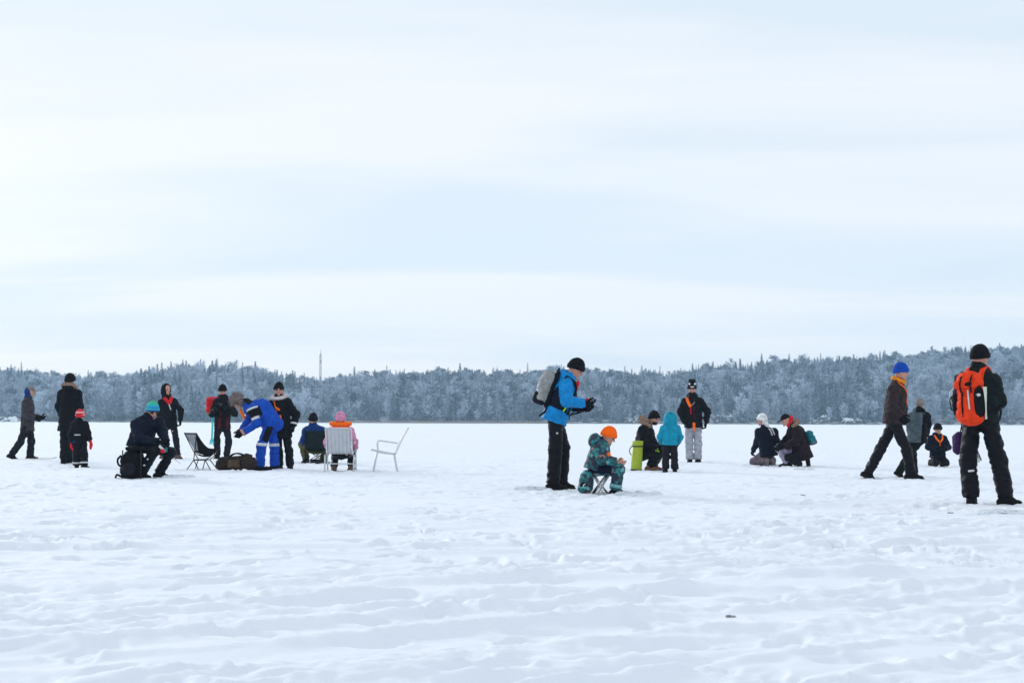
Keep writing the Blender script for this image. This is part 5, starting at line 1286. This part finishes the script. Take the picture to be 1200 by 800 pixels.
for (u0, u1, v0, v1) in ((0, .07, 0, 1), (.93, 1, 0, 1), (0, 1, 0, .06), (0, 1, .88, 1)):
    V, F = cloth_sheet(8, 8, lambda u, v: back(u0 + (u1 - u0) * u, v0 + (v1 - v0) * v) + vec(.004, -.004, 0), .006); mk('back_binding', V, F, BLACK, r)
V, F = cloth_sheet(10, 10, lambda u, v: lerp(lerp(bl, br, u), lerp(sl, sr, u), v) - vec(0, 0, .075) * math.sin(math.pi * min(1, v * .95 + .05)) - vec(0, 0, .02) * math.sin(math.pi * u), .008); mk('seat', V, F, BLACK, r)
for (a, c_, e) in ((tr, br, sr), (tl, bl, sl)):
    V, F = cloth_sheet(6, 8, lambda u, v: lerp(lerp(lerp(a, e, v) + vec(0, 0, -.10) * math.sin(math.pi * v), a, (1 - v) * (1 - u) * 0), lerp(c_, e, v) - vec(0, 0, .07) * math.sin(math.pi * v), u), .006); mk('side_wing', V, F, BLACK, r)

# two white tube-and-webbing lawn chairs
def lawn_chair(b, yaw, label, tilt=1.0):
    """local x = right of sitter, y = forward"""
    r = empty('lawn_chair', tuple(b), label, 'chair', 'chairs on the ice'); f_, s__ = frame_of(yaw)
    def W(x, y, z): return s__ * x + f_ * y + vec(0, 0, z)
    w = .23
    for sg in (1, -1):
        v, f = tube(curve3([W(w * sg, -.40, .80), W(w * sg, -.30, .62), W(w * sg, -.17, .33)]), .0135, 8); mk('back_post', v, f, SNOWP, r)
        v, f = tube([W(w * sg, .25, .41), W(w * sg, .0, .36), W(w * sg, -.17, .33)], .0135, 8); mk('seat_rail', v, f, SNOWP, r)
        v, f = tube([W((w + .03) * sg, .14, .39), W((w + .03) * sg, .22, .0)], .0135, 8); mk('leg', v, f, SNOWP, r)
        v, f = tube([W((w + .03) * sg, -.16, .32), W((w + .03) * sg, -.22, .0)], .0135, 8); mk('leg', v, f, SNOWP, r)
        v, f = tube(curve3([W((w + .035) * sg, -.21, .53), W((w + .035) * sg, .0, .56), W((w + .035) * sg, .12, .57), W((w + .035) * sg, .145, .52), W((w + .035) * sg, .13, .38)], 5), .012, 8); mk('armrest', v, f, SNOWP, r)
    v, f = tube([W(-w, -.40, .80), W(w, -.40, .80)], .0135, 8); mk('top_rail', v, f, SNOWP, r)
    v, f = tube([W(-w, .25, .41), W(w, .25, .41)], .0135, 8); mk('front_rail', v, f, SNOWP, r)
    v, f = tube([W(-w - .03, -.19, .16), W(w + .03, -.19, .16)], .010, 8); mk('cross_bar', v, f, SNOWP, r)
    for i in range(6):
        x0 = -w + .02 + i * (2 * w - .04) / 6 + .0003; x1 = x0 + (2 * w - .04) / 6 - .0006
        V, F = cloth_sheet(1, 8, lambda u, v: W(x0 + (x1 - x0) * u, -.40 + .23 * v + .02 * math.sin(math.pi * v), .79 - .45 * v), .005); mk('back_webbing', V, F, WEB, r)
        V, F = cloth_sheet(1, 6, lambda u, v: W(x0 + (x1 - x0) * u, -.16 + .41 * v, .335 + .075 * v - .03 * math.sin(math.pi * v)), .005); mk('seat_webbing', V, F, WEB, r)
    return r
b, s_ = spot(452.5, 552); lawn_chair(b, -84, 'empty white lawn chair standing alone, turned to the left')
b, s_ = spot(400.5, 552); bb = p10.B.copy(); bb[2] = b[2]; lawn_chair(bb + vec(.005, -.02, 0), 180, 'white lawn chair occupied by the person in the pink hat')
# dark green camp chair under the man in the blue jacket
bb = p9.B.copy(); bb = bb + vec(.10, 0, 0); r = empty('camp_chair', tuple(bb), 'dark green camp chair occupied by the person in the blue jacket', 'chair', 'chairs on the ice')
V, F = cloth_sheet(8, 10, lambda u, v: vec(-.21 + .42 * u, -.24 + .10 * v + .05 * math.sin(math.pi * u) * -1, .70 - .40 * v), .008); mk('back_panel', V, F, fabric('black_green_cloth', (.008, .016, .018)), r)
V, F = cloth_sheet(8, 8, lambda u, v: vec(-.22 + .44 * u, -.16 + .44 * v, .31 - .05 * math.sin(math.pi * u)), .008); mk('seat', V, F, DKGREEN, r)
for sg in (1, -1):
    v, f = tube([(-.22 * sg, -.17, .0), (-.225 * sg, -.25, .72)], .010, 8); mk('back_post', v, f, DKGREEN, r)
    v, f = tube([(-.22 * sg, .30, .0), (.20 * sg, .30, .30)], .009, 8); mk('leg', v, f, STEEL, r); v, f = tube([(-.23 * sg, -.17, .02), (.20 * sg, -.15, .30)], .009, 8); mk('leg', v, f, STEEL, r)
    v, f = tube([(-.24 * sg, -.2, .03), (-.24 * sg, .3, .03)], .011, 8); mk('foot_bar', v, f, STEEL, r)
# flat black box beneath that chair
b, s_ = spot(374.5, 543.5); r = empty('tackle_box', tuple(b + vec(0, .02, 0)), 'low black tackle box on the snow under the dark green chair', 'box')
v, f = solid([bxp((0, 0, .05), np.eye(3), (.17, .10, .045), .012)], .008, 0); mk('case', v, f, RUBBER, r); v, f = solid([bxp((0, 0, .10), np.eye(3), (.175, .105, .012), .008)], .006, 0); mk('lid', v, f, BLACK2, r)
v, f = tube(curve3([(-.05, -.08, .10), (-.03, -.10, .13), (.03, -.10, .13), (.05, -.08, .10)]), .006, 6); mk('handle', v, f, STEEL, r)
# folding stool with crossed legs
b, s_ = spot(704, 575.5); r = empty('folding_stool', tuple(b), 'folding stool with crossed black and white legs under the child in teal', 'stool')
st_ = .255
for (x0, x1, y0, m_) in ((-.10, .09, -.12, STEEL), (.09, -.10, -.105, STEEL), (-.10, .09, .12, STEEL), (.09, -.10, .135, STEEL), (-.045, .115, -.135, SNOWP), (.03, -.115, -.15, SNOWP), (-.02, .12, .15, SNOWP)):
    v, f = tube([(x0, y0, 0), (x1, y0 * .9, st_)], .010, 8); mk('leg', v, f, m_, r)
for x0, z0 in ((-.10, .01), (.09, .01), (-.10, st_), (.09, st_)):
    v, f = tube([(x0, -.15, z0), (x0, .15, z0)], .010, 8); mk('cross_bar', v, f, STEEL, r)
V, F = cloth_sheet(6, 6, lambda u, v: vec(-.12 + .23 * u, -.15 + .30 * v, st_ + .012 - .02 * math.sin(math.pi * u)), .008); mk('seat', V, F, NAVY, r)
for x0, x1 in ((-.06, .05), (.04, -.07)):
    V, F = ribbon([vec(x0, -.155, .05), vec((x0 + x1) / 2, -.16, .13), vec(x1, -.155, .22)], [vec(0, -1, 0)] * 3, .02, .003); mk('strap', V, F, SOLEW, r)
# lime green tube
b, s_ = spot(745.5, 549.5); r = empty('bait_tube', tuple(b), 'lime green upright cylinder with dark strap beside the crouching person', 'tube')
def lathe(prof, n=28):
    V, F = [], []
    for rr, z in prof:
        for i in range(n): a = 2 * math.pi * i / n; V.append((rr * math.cos(a), rr * math.sin(a), z))
    m = len(prof)
    for j in range(m - 1):
        for i in range(n): F.append([j * n + i, j * n + (i + 1) % n, (j + 1) * n + (i + 1) % n, (j + 1) * n + i])
    F.append(list(range(n))[::-1]); F.append([(m - 1) * n + i for i in range(n)]); return V, F
tube_root = r
def tilted(v): return [(x + .035 * (z / .57), y, z) for x, y, z in v]
v, f = lathe([(.102, 0), (.106, .012), (.106, .462), (.1, .468)]); mk('case', tilted(v), f, LIME, r)
v, f = lathe([(.104, .470), (.108, .476), (.108, .555), (.102, .568), (.04, .572)]); mk('lid', tilted(v), f, LIME, r)
v, f = lathe([(.108, .452), (.1115, .455), (.1115, .474), (.108, .477)]); mk('strap', tilted(v), f, RUBBER, r)
v, f = lathe([(.106, .004), (.110, .008), (.110, .03), (.106, .034)]); mk('base_ring', v, f, OLIVE, r)
v, f = tube(curve3([(-.09, -.06, .47), (-.13, -.08, .40), (-.125, -.08, .34), (-.1, -.06, .30)]), .009, 6); mk('carry_strap', v, f, DKGREEN, r)
# brown duffel
b, s_ = spot(278.5, 551); r = empty('duffel_bag', tuple(b), 'dark brown duffel bag with loop handles lying by the bending person', 'bag')
v, f = solid([rc((-.24, 0, .12), (.24, .04, .13), .115, .125), el((-.28, -.05, .09), np.eye(3), (.08, .10, .08)), el((.20, -.02, .17), np.eye(3), (.11, .11, .13))], .012, .05, .016, 9, 2); mk('bag_body', v, f, BAGBR, r)
for y0 in (-.07, .07):
    v, f = tube(curve3([(-.13, y0, .2), (-.09, y0 - .01, .27), (.0, y0 - .01, .305), (.10, y0, .285), (.16, y0, .23)]), .014, 7); mk('handle', v, f, BLACK2, r)
v, f = solid([bxp((-.03, -.105, .12), np.eye(3), (.11, .025, .07), .02)], .011, 0, .006, 14); mk('side_pocket', v, f, fabric('worn_brown_canvas', (.085, .055, .038)), r)
v, f = tube(curve3([(-.24, -.06, .215), (-.1, -.02, .245), (.2, -.02, .27)]), .006, 6); mk('zip', v, f, RUBBER, r)
# black roll next to it
b, s_ = spot(311, 550.5); r = empty('gear_roll', tuple(b + vec(0, -.22, 0)), 'flat black gear roll lying at the feet of the bending blue suit', 'bag')
v, f = solid([rc((-.20, 0, .035), (.16, .02, .035), .045, .04, vec(0, 0, 1), .8)], .010, 0, .008, 12); mk('bag_body', v, f, BLACK, r)
for x0 in (-.1, .08):
    v, f = tube([(x0, .045 * math.cos(a), .037 + .043 * math.sin(a)) for a in np.linspace(0, 6.28, 14)], .006, 5, False); mk('strap', v, f, BLACK2, r)
# ski lying by the walker on the far left
b, s_ = spot(50, 538.5); r = empty('ski', tuple(b + vec(0, 0, .015)), 'thin red and tan ski lying on the snow by the walker at far left', 'ski')
V, F = cloth_sheet(2, 16, lambda u, v: vec(-.36 + .72 * v, -.03 + .06 * u, .008 + (.10 * max(0, v - .85) ** 1.5 * 6)), .012); mk('blade', V, F, plain('tan_ski', (.42, .33, .20), .4), r)
V, F = cloth_sheet(2, 6, lambda u, v: vec(-.36 + .25 * v, -.031 + .062 * u, .013), .004); mk('red_tail', V, F, plain('red_ski_paint', (.45, .04, .03), .4), r)
v, f = solid([bxp((-.12, 0, .03), np.eye(3), (.05, .025, .02), .008)], .006, 0); mk('binding', v, f, RUBBER, r)

# ------------------------------------------------------------------ holes in the ice with their slush, scraps
M_SLUSH = fabric('wet_slush', (.66, .72, .78), .4, .10, 20, .3, 60); M_WATER = plain('dark_water', (.05, .07, .09), .05)
def ice_hole(px, py, R, hgt, label):
    b, s_ = spot(px, py); r = empty('ice_hole', tuple(b), label, 'ice hole', 'holes drilled in the ice')
    rg = np.random.RandomState(int(px)); pr = []
    for i in range(22):
        a = 6.283 * i / 22 + rg.normal(0, .1); q = R * rg.uniform(1.15, 1.7)
        if i % 7 == 3: continue
        hh = hgt * rg.uniform(.4, 1.0); pr.append(el((q * math.cos(a), q * math.sin(a), .0), np.eye(3), (R * rg.uniform(.35, .6), R * rg.uniform(.35, .6), hh)))
    v, f = solid(pr, .012, .04, .012, 18, px); mk('slush', v, f, M_SLUSH, r)
    v, f = lathe([(R * .98, .004), (R * .98, .016)], 24); mk('water', v, f, M_WATER, r)
ice_hole(748, 577, .16, .05, 'dark water hole with slush rim just right of the child in teal')
ice_hole(628, 572.5, .15, .03, 'drilled hole in the ice left of the blue jacketed man')
ice_hole(212, 559.5, .14, .045, 'drilled hole with slush in front of the hunched angler')
ice_hole(1178, 601, .16, .03, 'drilled hole in the ice in front of the man at right')
ice_hole(941, 549, .12, .04, 'drilled hole by the two kneeling people')
M_SCRAP = plain('wet_grey_bark', (.30, .30, .31), .8)
def scrap(px, py, L, label):
    b, s_ = spot(px, py); V, F = tube(curve3([vec(-L, 0, .004), vec(-L * .3, .012, .006), vec(L * .4, -.01, .005), vec(L, .006, .003)]), [.003 + .004 * math.sin(i * .9) ** 2 for i in range(37)], 6)
    o = mk('bark_scrap', V, F, M_SCRAP); o.location = tuple(b + vec(0, 0, .006)); tag(o, label, 'bark', 'dark scraps on the snow')
scrap(855, 716.5, .022, 'small dark bark scrap half sunk in the foreground snow')
scrap(940, 580, .026, 'dark scrap on the snow midway between kneelers and man at right')
scrap(1112, 600, .03, 'dark scrap on the snow left of the right man\'s boots')
# ------------------------------------------------------------------ winter haze over the lake
def build_haze():
    x0, x1, y0, y1, z0, z1 = -860, 860, -290, 910, -4, 62
    V = [(x0, y0, z0), (x1, y0, z0), (x1, y1, z0), (x0, y1, z0), (x0, y0, z1), (x1, y0, z1), (x1, y1, z1), (x0, y1, z1)]
    F = [[0, 3, 2, 1], [4, 5, 6, 7], [0, 1, 5, 4], [1, 2, 6, 5], [2, 3, 7, 6], [3, 0, 4, 7]]
    m = bpy.data.materials.new('haze'); m.use_nodes = True; nt = m.node_tree
    for n in list(nt.nodes): nt.nodes.remove(n)
    out = nt.nodes.new('ShaderNodeOutputMaterial'); pv = nt.nodes.new('ShaderNodeVolumePrincipled')
    pv.inputs['Color'].default_value = (.50, .76, 1.0, 1); pv.inputs['Density'].default_value = 0.00036; pv.inputs['Anisotropy'].default_value = 0.2
    nt.links.new(pv.outputs[0], out.inputs['Volume'])
    o = mk('haze', V, F, m, smooth=False)
    tag(o, kind='stuff')
build_haze()
